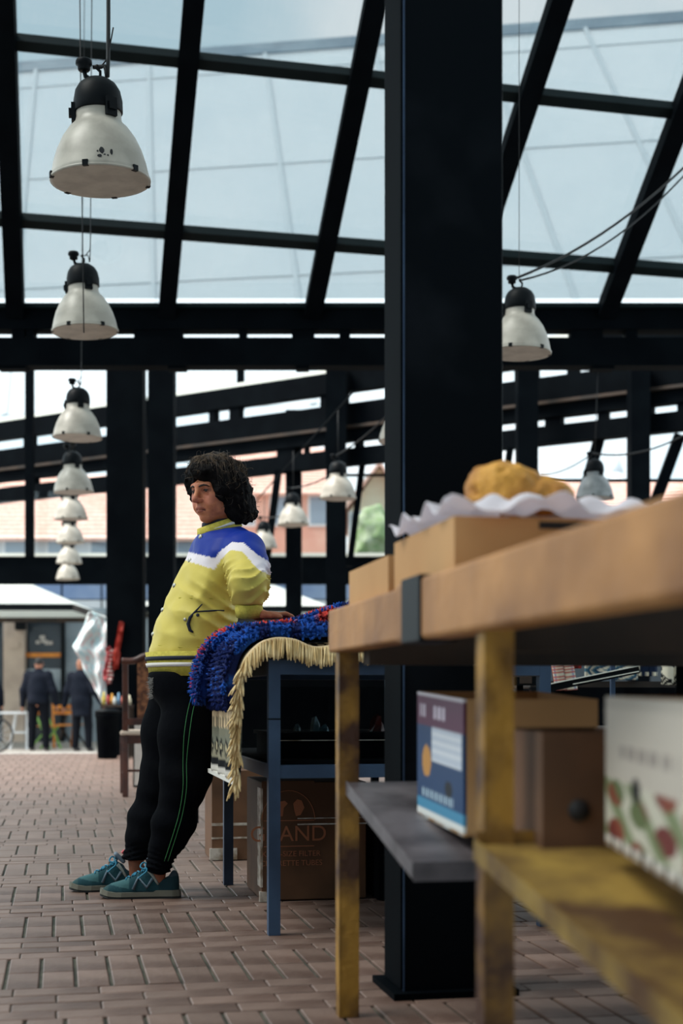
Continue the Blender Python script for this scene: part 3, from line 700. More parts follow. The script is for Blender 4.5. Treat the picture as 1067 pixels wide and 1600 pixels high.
def crystal(u, v, w, h, label, m):
    b_ = .42; Y = Q(0, b_, 0).y; base = P(u, v, Y+.05); base.z = .607; sx = w/F*Y; sz = h/F*Y; vv, ff = [], []
    rr = random.Random(u)
    for ring, (zz, k) in enumerate(((0, 1), (.45, .95), (.8, .6))):
        for i in range(6): a = i*math.pi/3+.3*ring; vv.append(base+Vector((sx/2*k*math.cos(a)*rr.uniform(.8, 1.1), sx/2*k*math.sin(a), sz*zz*rr.uniform(.85, 1.1))))
    vv.append(base+Vector((sx*.1, 0, sz)))
    for r in (0, 6):
        for i in range(6): j = (i+1) % 6; ff.append((r+i, r+j, r+6+j, r+6+i))
    for i in range(6): ff.append((12+i, 12+(i+1) % 6, 18))
    ff.append((5, 4, 3, 2, 1, 0))
    tag(mesh('crystal', vv, ff, m), label, 'crystal')
crystal(492, 1135, 18, 24, 'tall pale blue crystal standing in the dark display case', M['crystal']); crystal(507, 1135, 15, 12, 'low whitish crystal right of the tall blue one', M['crystal'])
crystal(464, 1135, 12, 12, 'small pale blue crystal at the left of the display case', M['crystal']); crystal(588, 1142, 26, 28, 'dark red crystal at the right of the display case', M['crystal2'])

# ---- cardboard boxes under the rug table
def qbox(name, a0, a1, b0_, b1_, z0, z1, m, parent, bevel=0):
    o = mesh(name, frame_box(Q((a0+a1)/2, (b0_+b1_)/2, (z0+z1)/2), D2*(a1-a0), D1*(b1_-b0_), Vector((0, 0, z1-z0))), BOXF, m, parent)
    if bevel: bev(o, bevel)
    return o
gb = thing('cardboard_box', 'large brown box lettered GRAND under the rug table', 'box', Q(.2, .9, 0))
qbox('body', .062, .44, .70, 1.1, .003, .42, M['card_dark'], gb, .004)
qbox('top_flap', .062, .25, .695, .70, .40, .425, M['card_dark'], gb)
qbox('tape_strip', .058, .066, .698, .78, .05, .40, M['tape'], gb)
qbox('tape_strip', .19, .44, .6975, .6995, .268, .273, M['tape'], gb); qbox('tape_strip', .19, .44, .6975, .6995, .29, .293, M['tape'], gb)
def text(name, s, size, loc, m, parent, ext=.0004):
    cu = bpy.data.curves.new(name, 'FONT'); cu.body = s; cu.size = size; cu.align_x = 'CENTER'; cu.extrude = ext
    to = bpy.data.objects.new(name, cu); COL.objects.link(to); me = bpy.data.meshes.new_from_object(to); bpy.data.objects.remove(to)
    X = Matrix.Translation(loc) @ Matrix.Rotation(A, 4, 'Z') @ Matrix.Rotation(math.pi/2, 4, 'X'); me.transform(X); me.materials.clear(); me.materials.append(m)
    o = bpy.data.objects.new(name, me); COL.objects.link(o); return par(o, parent)
text('lettering', 'GRAND', .078, Q(.158, .6985, .212), M['print'], gb); text('lettering', 'KING-SIZE FILTER', .027, Q(.168, .6985, .158), M['print'], gb); text('lettering', 'CIGARETTE TUBES', .027, Q(.168, .6985, .125), M['print'], gb)
qbox('printed_line', .07, .25, .6975, .6995, .283, .286, M['print'], gb); qbox('printed_line', .07, .25, .6975, .6995, .192, .195, M['print'], gb)
arc = [Q(.158+.095*math.cos(t), .6988, .286+.105*math.sin(t)) for t in [k*math.pi/20 for k in range(21)]]
tube('printed_arch', arc, .0016, M['print'], gb, 4)
def emblem(p0, k):
    mesh('printed_emblem', [Q(p0[0]+x, .6975, p0[1]+z) for x, z in k]+[Q(p0[0]+x, .6995, p0[1]+z) for x, z in k], [tuple(range(len(k))), tuple(range(len(k), 2*len(k)))[::-1]]+[(i, (i+1) % len(k), len(k)+(i+1) % len(k), len(k)+i) for i in range(len(k))], M['print'], gb)
emblem((.125, .30), [(0, 0), (.012, .0), (.016, .03), (.03, .045), (.02, .055), (0, .052), (-.014, .04), (-.008, .02)]); emblem((.185, .30), [(0, 0), (.016, .004), (.03, .03), (.02, .055), (.004, .06), (-.01, .045), (-.006, .02)])
qbox('torn_wrap', .055, .082, .69, .72, .0, .035, M['tape'], gb)
g2 = thing('cardboard_box', 'smaller taped brown box beyond the black table leg', 'box', Q(-.03, 1.95, 0))
p2 = P(331, 1344, 6.27); p2.z = 0
mesh('body', frame_box(p2+D2*.16+D1*.15+Vector((0, 0, .2)), D2*.32, D1*.3, Vector((0, 0, .394))), BOXF, M['card_dark'], g2)
mesh('tape_strip', frame_box(p2+D2*.16+Vector((0, 0, .16)), D2*.322, D1*.003, Vector((0, 0, .012))), BOXF, M['tape'], g2); mesh('tape_strip', frame_box(p2+D2*.16+Vector((0, 0, .1)), D2*.322, D1*.003, Vector((0, 0, .008))), BOXF, M['tape'], g2)
mesh('torn_wrap', frame_box(p2+D2*.05-D1*.005+Vector((0, 0, .03)), D2*.12, D1*.02, Vector((0, 0, .05))), BOXF, M['tape'], g2)
bgk = thing('plastic_crate', 'black plastic crate beside the lettered brown box', 'crate', Q(.6, .9, 0))
for k in range(5): qbox('slat', .47, .83, .62, .63, .02+k*.055, .055+k*.055, M['black_cloth'], bgk)
qbox('body', .47, .83, .632, 1.1, .004, .30, M['black_cloth'], bgk); qbox('rim', .455, .845, .61, 1.12, .30, .325, M['blue_steel'], bgk, .005)

# ---- dark covered stalls at the right; the low one is an added dark backdrop
def stall(label, a0, a1, b0_, b1_, z):
    t = thing('covered_stall', label, 'stall', AB((a0+a1)/2, b0_, 0))
    def bb_(nm, x0, x1, y0, y1, z0, z1, m): return mesh(nm, frame_box(AB((x0+x1)/2, (y0+y1)/2, (z0+z1)/2), D2*(x1-x0), D1*(y1-y0), Vector((0, 0, z1-z0))), BOXF, m, t)
    bb_('table_top', a0, a1, b0_, b1_, z-.03, z, M['wood_dark'])
    n = 60; v, f = [], []
    for i in range(n+1):
        x = a0+(a1-a0)*i/n; w_ = .012*math.sin(i*1.3)+.01*math.sin(i*.7)
        v += [AB(x, b0_-.02+w_*1.4, .01), AB(x, b0_-.015+w_*.4, z-.03)]
    for i in range(n): f.append((2*i, 2*i+2, 2*i+3, 2*i+1))
    o = mesh('hanging_cover', v, f, M['black_cloth'], t, True); s_ = o.modifiers.new('t', 'SOLIDIFY'); s_.thickness = .004
    for x in (a0+.03, a1-.03):
        for y in (b0_+.03, b1_-.03): bb_('leg', x-.02, x+.02, y-.02, y+.02, 0, z-.03, M['steel'])
    return t
stall('low black-covered stall added as dark backdrop behind the wooden table', 1.62, 3.5, 4.0, 4.8, .62)
s2 = stall('stall with black cover carrying patterned rugs at the right', 2.25, 4.9, 6.6, 7.7, .80)
# ================================================================== RUGS
def interp_profile(pr, n):
    pts = smooth_pts([Vector((a, 0, z)) for a, z in pr], 10); L = [0]
    for i in range(1, len(pts)): L.append(L[-1]+(pts[i]-pts[i-1]).length)
    s = np.linspace(0, L[-1], n); return np.interp(s, L, [p.x for p in pts]), np.interp(s, L, [p.z for p in pts]), s
def sheet(name, prof, b0_, b1_, na, nb, m, colfn, th, parent=None, wave=None):
    a, z, s = interp_profile(prof, na); v, cl, f = [], [], []
    for j in range(nb):
        b = b0_+(b1_-b0_)*j/(nb-1)
        for i in range(na):
            da, dz = wave(a[i], b, z[i]) if wave else (0, 0)
            v.append(Q(a[i]+da, b, z[i]+dz)); cl.append(tuple(colfn(a[i], b, z[i], s[i]))+(1,))
    for j in range(nb-1):
        for i in range(na-1): k = j*na+i; f.append((k, k+1, k+na+1, k+na))
    o = mesh(name, v, f, m, parent, True, cl); md = o.modifiers.new('thick', 'SOLIDIFY'); md.thickness = th; md.offset = -1
    return o, a, z
BEI = c3(228, 200, 160)
def beige_col(a, b, z, s):
    if a > -.1: return BEI
    if z > .655: return BEI if (b*60) % 3 > .6 or z > .73 else c3(206, 178, 142)
    if z > .622: return c3(60, 58, 52) if (b*52) % 1 < .45 else BEI
    if z > .595: return c3(126, 124, 106)
    if z > .518:
        ph = abs(((b*13) % 1)-.5)*2; hh = (z-.518)/.077
        d = abs(ph-.5)+abs(hh-.5)
        if d < .18: return c3(196, 184, 150)
        if d < .42: return c3(16, 16, 20)
        return c3(124, 124, 108) if hh > .5 else c3(146, 140, 118)
    if z > .488: return c3(12, 13, 18)
    return c3(206, 200, 192)
bprof = [(-.118, .47), (-.114, .56), (-.112, .68), (-.106, .77), (-.088, .838), (-.045, .885), (0, .902), (.06, .898), (.12, .876), (.2, .884), (.35, .888), (.8, .884)]
br, ba, bz = sheet('fringed_rug', bprof, -.03, .73, 150, 90, M['attr'], beige_col, .012, wave=lambda a, b, z: ((.006*math.sin(b*28)+.004*math.sin(b*61)) if a < -.1 else 0, 0))
tag(br, 'cream fringed rug with grey diamond border hanging over the table edge', 'rug')
hem = mesh('white_hem', frame_box(Q(-.118, .36, .463), D2*.012, D1*.76, Vector((0, 0, .014))), BOXF, M['white_edge_cloth'], br)
# fringe tassels along the near edge
fv, ff = [], []
def tassel(p, d, ln, r):
    d = d.normalized(); s_ = d.orthogonal().normalized(); t_ = d.cross(s_); k = len(fv); n = 5
    for q, rr in ((0, r*.7), (.35, r), (.75, r*1.05), (1, r*.55)):
        c = p+d*ln*q+Vector((0, 0, -.012*q*q))
        for i in range(n): a = 2*math.pi*i/n; fv.append(c+(s_*math.cos(a)+t_*math.sin(a))*rr)
    for g in range(3):
        for i in range(n): j = (i+1) % n; ff.append((k+g*n+i, k+g*n+j, k+(g+1)*n+j, k+(g+1)*n+i))
    ff.append(tuple(k+3*n+i for i in range(n)))
rr = random.Random(3)
for i in range(0, 150):
    for q in range(3):
        aa = ba[i]+rr.uniform(-.004, .004); zz = bz[i]
        if aa > .42: continue
        p = Q(aa, -.03+rr.uniform(-.004, .004), zz-.004)
        if aa > -.085: d = Vector((rr.uniform(-.12, .12), -.35+rr.uniform(-.1, .1), -1)); ln = .052*rr.uniform(.75, 1.1)
        else: d = -D1*.55+D2*rr.uniform(-1.0, .25)+Vector((0, 0, -.9+rr.uniform(-.3, .3))); ln = .048*rr.uniform(.7, 1.15)
        tassel(p, d, ln, rr.uniform(.0028, .0042))
tag(mesh('fringe', fv, ff, M['cream'], br, True), kind='stuff')
for i in range(2): pass
# shaggy blue rugs
def shag(parent, a, z, b0_, b1_, colf, n, seed, th):
    rr = random.Random(seed); v, f, cl = [], [], []
    na = len(a)
    def tuft(p, d, ln, r, c):
        d = d.normalized(); s_ = d.orthogonal().normalized(); t_ = d.cross(s_); k = len(v)
        for i in range(4): an = i*math.pi/2; v.append(p+(s_*math.cos(an)+t_*math.sin(an))*r); cl.append(c+(1,))
        for i in range(4): an = i*math.pi/2; v.append(p+d*ln*.6+(s_*math.cos(an)+t_*math.sin(an))*r*.9); cl.append(c+(1,))
        v.append(p+d*ln); cl.append(c+(1,))
        for i in range(4): j = (i+1) % 4; f.append((k+i, k+j, k+4+j, k+4+i)); f.append((k+4+i, k+4+j, k+8))
    for q in range(n):
        i = rr.randrange(1, na-1); b = rr.uniform(b0_, b1_); da, dz = a[i+1]-a[i-1], z[i+1]-z[i-1]; L = math.hypot(da, dz)
        nrm = D2*(-dz/L)+Vector((0, 0, da/L)); p = Q(a[i], b, z[i]); c = colf(a[i], b, z[i]); g = rr.uniform(.7, 1.35)
        tuft(p, nrm+Vector((rr.uniform(-.7, .7), rr.uniform(-.7, .7), rr.uniform(-.7, .2))), rr.uniform(.012, .022), rr.uniform(.0035, .006), tuple(min(1, x*g) for x in c))
    for i in range(1, na-1):                                  # the thick near edge
        for q in range(7):
            p = Q(a[i]+rr.uniform(-.004, .004), b0_, z[i]-rr.uniform(0, th)); g = rr.uniform(.6, 1.4); c = colf(a[i], b0_, z[i])
            tuft(p, -D1+Vector((rr.uniform(-.6, .6), 0, rr.uniform(-1.0, .3))), rr.uniform(.014, .026), rr.uniform(.0035, .006), tuple(min(1, x*g) for x in c))
    for q in range(int((b1_-b0_)*900)):                       # lower end hanging at the left
        b = rr.uniform(b0_, b1_); g = rr.uniform(.6, 1.4); c = colf(a[0], b, z[0]-.2)
        tuft(Q(a[0]+rr.uniform(-.004, th*.7), b, z[0]+rr.uniform(-.004, .01)), Vector((rr.uniform(-.6, .3), rr.uniform(-.4, .4), -1)), rr.uniform(.014, .026), rr.uniform(.0035, .006), tuple(min(1, x*g) for x in c))
    return tag(mesh('shag_pile', v, f, M['attr'], parent, True, cl), kind='stuff')
NAVY, BLU, RED, PINK = c3(14, 30, 84), c3(26, 74, 158), c3(206, 70, 62), c3(178, 62, 90)
def rugA_col(a, b, z, s=0): return NAVY if (math.sin(a*60)+math.sin(b*50)) < .2 else BLU
def rugB_col(a, b, z, s=0):
    k = math.sin(a*34+1.2*math.sin(b*23))+math.sin(b*41+a*12)
    if z < .86 and k < 1.15: return BLU if k > -.4 else c3(20, 48, 112)
    
    if k > .55: return RED if z > .9 else PINK
    if k > .2: return c3(120, 84, 130)
    return BLU if k > -.7 else NAVY
pa = [(-.135, .70), (-.148, .76), (-.138, .83), (-.112, .885), (-.065, .925), (0, .942), (.1, .94), (.2, .945), (.4, .95), (.8, .95)]
ra, aa_, za_ = sheet('shaggy_rug', pa, .045, .60, 70, 40, M['attr'], rugA_col, .035)
tag(ra, 'dark blue shaggy rug lying on the cream fringed rug', 'rug', 'shaggy rugs on the table'); shag(ra, aa_, za_, .045, .60, rugA_col, 2600, 5, .035)
pb = [(-.182, .715), (-.186, .78), (-.168, .855), (-.132, .912), (-.075, .95), (0, .962), (.08, .968), (.18, .99), (.3, 1.03), (.45, 1.045), (.8, 1.05)]
rb, ab_, zb_ = sheet('shaggy_rug', pb, .46, .66, 80, 24, M['attr'], rugB_col, .035)
tag(rb, 'topmost shaggy rug, blue with red flowers, under the woman\'s hand', 'rug', 'shaggy rugs on the table'); shag(rb, ab_, zb_, .46, .66, rugB_col, 1800, 6, .035)
def fold(p):
    q = (p-np.array(Q(.34, .92, .91))) @ np.array([[D2.x, D1.x, 0], [D2.y, D1.y, 0], [0, 0, 1]])
    return rbox(q, (0, 0, 0), (.30, .2, .058), .045)+.006*np.sin(q[:, 2]*180)+.006*wob(q, 70)
cf = np.array(Q(.34, .92, .91))
def foldcol(V):
    k = (np.sin(V[:, 0]*150+4*np.sin(V[:, 2]*80))+np.sin(V[:, 2]*260)) > .2
    return np.where(k[:, None], np.array(c3(196, 176, 140)), np.array(c3(26, 22, 22)))
tag(sdf_obj('folded_rug', fold, cf-np.array([.45, .4, .12]), cf+np.array([.45, .4, .12]), .012, M['attr'], None, foldcol), 'folded black and beige woven rug behind the woman\'s arm', 'rug')

# ================================================================== PATTERNED TEXTILES ON THE RIGHT STALL
def hang(name, label, u0, u1, v0, v1, Y, colfn, n=40, skew=0):
    t0 = P(u0, v0, Y); t1 = P(u1, v1, Y); W_, H_ = t1.x-t0.x, t0.z-t1.z; v, f, cl = [], [], []
    for j in range(n+1):
        for i in range(n+1):
            s, q = i/n, j/n; v.append(Vector((t0.x+W_*s+skew*q, Y+.012*math.sin(s*14)+.02*q, t0.z-H_*q))); cl.append(tuple(colfn(s, q))+(1,))
    for j in range(n):
        for i in range(n): k = j*(n+1)+i; f.append((k, k+n+1, k+n+2, k+1))
    o = mesh(name, v, f, M['attr'], None, True, cl); md = o.modifiers.new('t', 'SOLIDIFY'); md.thickness = .02; md.offset = 1
    return tag(o, label, 'textile', 'patterned textiles on the right stall')
WH, TL, DK = c3(232, 226, 204), c3(74, 122, 142), c3(14, 16, 22)
hang('woven_textile', 'red and white striped textile at the left of the right stall', 852, 884, 985, 1078, 6.9, lambda s, q: c3(196, 84, 76) if (q*22) % 1 < .4 or s < .12 else (WH if (s*7) % 1 < .7 else c3(150, 160, 180)), skew=.05)
hang('red_tasselled_cloth', 'deep red tasselled cloth beside the striped textile', 874, 906, 985, 1044, 6.95, lambda s, q: c3(150, 40, 34) if (s*16) % 1 < .7 else c3(84, 20, 20))
def zig(s, q): 
    k = (s*5+abs(((q*5) % 1)-.5)*1.4) % 1
    return WH if k < .4 else (TL if k < .72 else c3(36, 74, 104))
hang('woven_textile', 'teal and white zigzag textile in the middle of the right stall', 914, 996, 985, 1062, 6.98, zig)
hang('woven_textile', 'narrow black textile with white edging on the right stall', 1000, 1024, 985, 1056, 7.0, lambda s, q: WH if (q > .9 and (s*9) % 1 < .6) or (s < .25) or (.4 < s < .55 and q < .5) else c3(24, 40, 66))
def geo(s, q):
    d = abs(s-.5)*1.2+abs(q-.62)*1.6
    if d < .22: return DK
    if d < .62: return WH
    return DK if (s+q)*9 % 1 < .7 else WH
hang('woven_textile', 'black and cream textile with diamond figure, rightmost on the stall', 1034, 1068, 985, 1070, 6.85, geo)
bp_ = thing('picture_frame', 'small dark framed picture on a blue-grey board behind the table leg', 'picture', P(828, 1072, 6.7))
hbar('backing_board', 800, 852, 985, 1070, 6.72, .02, M['blue_steel'], bp_); bar('stand_post', (P(812, 0, 6.74).x, 6.75, 0), P(812, 1000, 6.75), .03, .03, M['steel'], bp_, up=(0, 1, 0)); bar('stand_post', (P(845, 0, 6.74).x, 6.75, 0), P(845, 1000, 6.75), .03, .03, M['steel'], bp_, up=(0, 1, 0)); hbar('frame', 803, 838, 1040, 1071, 6.68, .02, M['lamp_dark'], bp_); hbar('image', 812, 831, 1046, 1068, 6.675, .006, M['wood_dark'], bp_)
sb = thing('display_board', 'dark slanted board with white edges in front of the right textiles', 'board', P(930, 1080, 6.5))
bar('board', P(852, 1076, 6.55), P(998, 1046, 6.55), .03, .035, M['lamp_dark'], sb); bar('edge_strip', P(852, 1070, 6.53), P(998, 1040, 6.53), .008, .005, M['white_edge'], sb); bar('edge_strip', P(895, 1069, 6.53), P(998, 1049, 6.53), .008, .004, M['white_edge'], sb)
bar('support', P(858, 1072, 6.56), Vector((P(858, 0, 6.56).x, 6.56, .0)), .02, .02, M['lamp_dark'], sb, up=(0, 1, 0)); bar('support', P(957, 1000, 6.6), Vector((P(957, 0, 6.6).x, 6.6, .0)), .02, .03, M['blue_steel'], sb, up=(0, 1, 0))

# ================================================================== THE WOMAN
PY = 5.2
def W(u, v, dy=0.0): return np.array(P(u, v, PY+dy))
TH = math.radians(20); FB = np.array([-math.cos(TH), -math.sin(TH), 0]); LB = np.array([math.sin(TH), -math.cos(TH), 0])   # facing / her left
M['skin'] = mat('skin', S(190, 120, 88), .5, 0, S(164, 92, 66), 40, 4, .3, .8, attr=True, spec=.35, bump=.12, bscale=120)
M['hair'] = mat('dark_hair', (.0035, .0028, .003, 1), .7, 0, (.006, .005, .005, 1), 30, spec=.06, bump=.5, bscale=90)
M['hair_top'] = mat('brown_hair_strands', S(104, 82, 60), .5, 0, S(40, 30, 24), 40)
M['trousers'] = mat('black_sweatpants', (.0025, .003, .0045, 1), .9, 0, (.004, .0045, .006, 1), 6, spec=.04, bump=.3, bscale=30)
M['piping'] = mat('green_piping', S(70, 150, 90), .6)
M['rib_yellow'] = mat('yellow_rib', S(206, 190, 76), .8, 0, S(188, 172, 64), 60, bump=.3, bscale=200)
M['snap'] = mat('snap_metal', S(190, 186, 172), .3, .8)
M['navy'] = mat('navy_cotton', S(22, 28, 48), .8); M['white_rib'] = mat('white_rib', S(226, 220, 214), .8)
M['jacket'] = mat('jacket_satin', (1, 1, 1, 1), .5, attr=True, spec=.2, bump=.12, bscale=24)
M['eye'] = mat('eye', S(46, 34, 30), .25); M['iris'] = mat('dark_iris', (.01, .007, .005, 1), .1); M['brow'] = mat('eyebrow', (.02, .012, .009, 1), .8)
M['fur'] = mat('grey_fur', S(120, 116, 112), .9)
woman = thing('person', 'woman in yellow, white and blue jacket and black trousers leaning on the rugs', 'person', (W(225, 1398)[0], 5.2, 0))
# head frame
HC = W(337, 766, -.03); HY = math.radians(41)
hf = Vector((-math.sin(HY), -math.cos(HY), 0)); hl = Vector((math.cos(HY), -math.sin(HY), 0)); pit = math.radians(-9)
hfw = (hf*math.cos(pit)+Vector((0, 0, 1))*math.sin(pit)).normalized(); hup = (Vector((0, 0, 1))*math.cos(pit)-hf*math.sin(pit)).normalized()
HR = np.array([[hl.x, hfw.x, hup.x], [hl.y, hfw.y, hup.y], [hl.z, hfw.z, hup.z]])       # columns: her left, forward, up
def toh(p): return (p-HC) @ HR
def fromh(q): return np.asarray(q, float) @ HR.T+HC
def head_sdf(q):
    x = np.abs(q[:, 0]); s = np.stack([x, q[:, 1], q[:, 2]], 1)
    d = ell(q, (0, -.015, .035), (.074, .094, .085))
    d = smin(d, ell(q, (0, .022, -.035), (.060, .064, .080)), .03)
    d = smin(d, sph(s, (.040, .012, -.070), .026), .03); d = smin(d, ell(q, (0, .062, -.096), (.026, .022, .018)), .022)
    d = smin(d, sph(s, (.040, .052, -.022), .024), .022); d = smin(d, sph(s, (.030, .058, -.055), .024), .02)
    d = smin(d, cone(s, (.006, .083, .020), (.042, .070, .020), .012, .010), .014)
    d = smax(d, -sph(s, (.031, .102, .002), .0185), .012)
    lid = sph(s, (.031, .070, .001), .0142); d = smin(d, lid, .005)
    d = smax(d, -ell(s, (.031, .086, -.0005), (.0105, .009, .0026)), .003)
    d = smin(d, cone(q, (0, .084, .014), (0, .109, -.026), .0085, .0095), .012); d = smin(d, sph(q, (0, .108, -.029), .0115), .008)
    d = smin(d, ell(s, (.0125, .095, -.033), (.008, .011, .008)), .006)
    d = smax(d, -ell(s, (.006, .104, -.042), (.0035, .006, .004)), .003)
    d = smin(d, ell(q, (0, .078, -.062), (.026, .014, .018)), .014)
    d = smin(d, ell(s, (.007, .089, -.0585), (.015, .0065, .0045)), .006); d = smin(d, ell(q, (0, .088, -.0705), (.018, .0075, .0055)), .006)
    d = smax(d, -cone(s, (0, .099, -.064), (.024, .084, -.068), .0026, .0018), .003)
    d = smax(d, -cone(s, (.018, .097, -.036), (.033, .083, -.066), .0028, .0022), .008)
    d = smax(d, -cone(s, (.034, .084, -.072), (.034, .074, -.092), .0022, .0016), .007)
    d = smax(d, -cone(s, (.020, .089, -.016), (.040, .078, -.018), .0018, .0012), .006)
    d = smin(d, ell(s, (.076, -.012, -.012), (.008, .018, .030)), .006)
    return d
SHc = [(824, 330, 384, .07), (836, 308, 396, .145), (848, 300, 403, .185), (870, 291, 402, .200), (900, 276, 394, .195), (930, 261, 385, .19), (960, 246, 375, .19), (990, 236, 364, .19), (1015, 231, 355, .19), (1035, 232, 347, .187), (1056, 237, 341, .182)]
zz_ = np.array([W(0, s[0])[2] for s in SHc])[::-1]; cxx = np.array([(W(s[1], s[0])[0]+W(s[2], s[0])[0])/2 for s in SHc])[::-1]
hh_ = np.array([(W(s[2], s[0])[0]-W(s[1], s[0])[0])/2 for s in SHc])[::-1]; bbl = np.array([s[3] for s in SHc])[::-1]
aaf = np.sqrt(np.maximum(hh_**2-(bbl*math.sin(TH))**2, .045**2))/math.cos(TH)
def torso(p, grow=0.0):
    z = p[:, 2]; cx = np.interp(z, zz_, cxx); a = np.interp(z, zz_, aaf)+grow; b = np.interp(z, zz_, bbl)+grow
    dx, dy = p[:, 0]-cx, p[:, 1]-PY; f = dx*FB[0]+dy*FB[1]; l = dx*LB[0]+dy*LB[1]
    k = np.sqrt((f/a)**2+(l/b)**2)+1e-6; d = (k-1)*np.minimum(a, b)*.9
    return smax(smax(d, z-zz_[-1]-grow, .03), zz_[0]-grow-z, .012)
SHO, ELB, WRI = W(383, 862, -.165), W(388, 912, -.33), W(389, 953, -.31)
SH2 = W(330, 862, .17); EL2 = W(322, 935, .27); WR2 = W(312, 985, .17)
HIPN, KNEN, ANKN = W(299, 1085, -.09), W(290, 1212, -.10), W(249, 1346, -.09)
HIPF, KNEF, ANKF = W(276, 1085, .09), W(258, 1210, .085), W(213, 1338, .085)
CALN, CALF = W(272, 1288, -.10), W(233, 1285, .085)
def legs(p, g=0.0):
    d = ell(p, W(287, 1062, 0), (.122+g, .172+g, .12+g))
    n = chain(p, [HIPN, (HIPN+KNEN)/2, KNEN, CALN, ANKN], [.094+g, .090+g, .074+g, .058+g, .043+g], .06)
    f = chain(p, [HIPF, (HIPF+KNEF)/2, KNEF, CALF, ANKF], [.094+g, .088+g, .070+g, .060+g, .043+g], .07)
    d = smin(d, n, .05); return smin(d, f, .03)
# her left hand: palm, four fingers, thumb
hd0 = WRI; fx = (W(447, 957, -.24)-WRI); fx = fx/np.linalg.norm(fx); upv = np.array([0, 0, 1.]); sd = np.cross(upv, fx); sd /= np.linalg.norm(sd); nv_ = np.cross(fx, sd)
HF = np.stack([fx, sd, nv_], 1)                                                         # hand axes: along fingers, towards the far side, up
HP = WRI+fx*.015+np.array([0, 0, -.008])
def hand_sdf(p):
    q = (p-HP) @ HF
    d = rbox(q, (.048, 0, -.006), (.042, .038, .013), .012); d = smin(d, cone(q, (-.012, 0, .004), (.02, 0, -.004), .022, .020), .02)
    for i, (y0, ln, r, sp) in enumerate(((.028, .068, .0085, .012), (.0095, .076, .0088, .004), (-.0095, .070, .0085, -.004), (-.027, .056, .0075, -.014))):
        k0 = (.085, y0, -.004); k1 = (.085+ln*.45, y0+sp*.5, .001); k2 = (.085+ln*.78, y0+sp*.8, -.006); k3 = (.085+ln, y0+sp, -.014)
        d = smin(d, chain(q, [k0, k1, k2, k3], [r*1.12, r*1.04, r*.95, r*.8], .003), .005)
    d = smin(d, chain(q, [(.02, -.030, -.008), (.045, -.052, -.009), (.075, -.062, -.013)], [.014, .0105, .0085], .006), .008)
    return d
def hand2(p):
    d = chain(p, [WR2, WR2+np.array([-.05, -.01, -.03]), WR2+np.array([-.09, -.04, -.06])], [.025, .034, .022], .02)
    return d
NECK0 = fromh((0, -.028, -.07)); NECK1 = W(349, 838, 0)
def body_fn(p):
    d = np.full(len(p), .3); mh = np.linalg.norm(p-HC, axis=1) < .34
    if mh.any(): d[mh] = head_sdf(toh(p[mh]))
    d = smin(d, cone(p, NECK0, NECK1, .052, .060), .02)
    d = smin(d, torso(p, -.028), .03); d = np.minimum(d, legs(p, -.022))
    d = smin(d, chain(p, [SHO, ELB, WRI], [.05, .042, .028], .02), .02); d = smin(d, chain(p, [SH2, EL2, WR2], [.05, .042, .028], .02), .02)
    mh = np.linalg.norm(p-HP, axis=1) < .32
    if mh.any(): d[mh] = smin(d[mh], hand_sdf(p[mh]), .008)
    d = np.minimum(d, hand2(p))
    d = smin(d, cone(p, ANKN, ANKN+np.array([-.004, .008, -.075]), .030, .022), .01); d = smin(d, cone(p, ANKF, ANKF+np.array([-.004, .01, -.08]), .032, .022), .01)
    return d
def body_col(V):
    q = toh(V); c = np.tile(np.array(c3(210, 134, 94)), (len(V), 1)); x = np.abs(q[:, 0])
    head = q[:, 2] > -.13
    lips = head & (np.hypot(x/.024, (q[:, 2]+.065)/.011) < 1) & (q[:, 1] > .078); c[lips] = c3(160, 88, 74)
    ch = head & (np.hypot((x-.04)/.024, (q[:, 2]+.03)/.02) < 1) & (q[:, 1] > .02); c[ch] = c3(200, 124, 96)
    sock = head & (np.hypot((x-.031)/.019, (q[:, 2]-.001)/.011) < 1) & (q[:, 1] > .05); c[sock] = c3(150, 92, 70)
    nb_ = head & (np.hypot(x/.016, (q[:, 2]+.028)/.014) < 1) & (q[:, 1] > .09); c[nb_] = c3(196, 118, 92)
    ml = head & (x < .023) & (np.abs(q[:, 2]+.0645+.004*(x/.023)**2) < .0022) & (q[:, 1] > .078); c[ml] = c3(84, 42, 36)
    sock2 = V[:, 2] < .2; c[sock2] = c3(132, 92, 72)
    return c
body = sdf_obj('body', body_fn, (-1.05, 4.72, .02), (-.12, 5.62, 1.68), .0042, M['skin'], woman, body_col)
for sx in (1, -1):
    ec = fromh((.031*sx, .070, 0))
    e = lathe('eye', [(0, -.0128)]+[(.0128*math.cos(t), .0128*math.sin(t)) for t in [-1.2+.3*k for k in range(9)]]+[(0, .0128)], M['eye'], woman, 14, ec)
    ic = fromh((.031*sx-.002, .0785, -.0015)); par(mesh('iris', [ic+v for v in (np.array([[math.cos(t)*.0064, math.sin(t)*.0064] for t in [k*math.pi/6 for k in range(12)]]) @ np.stack([HR[:, 0], HR[:, 2]]))]+[ic+HR[:, 1]*.0052], [tuple([k, (k+1) % 12, 12]) for k in range(12)], M['iris'], None, True), e)
    def ons(x, z, off=.001):
        ys = np.linspace(.13, .0, 260); pts = np.stack([np.full(260, x), ys, np.full(260, z)], 1); d = head_sdf(pts); i = np.argmax(d < 0); return fromh((x, ys[i]+off, z))
    tube('eyebrow', [ons(sx*x, z) for x, z in ((.012, .0165), (.020, .019), (.030, .0205), (.040, .018), (.048, .012))], [.0022, .0034, .0034, .0026, .0014], M['brow'], woman, 6)
    tube('eyelash', [ons(sx*x, z, .0008) for x, z in ((.021, .001), (.026, .0042), (.032, .0050), (.038, .0038), (.043, .0)) ], .0015, M['brow'], woman, 5)
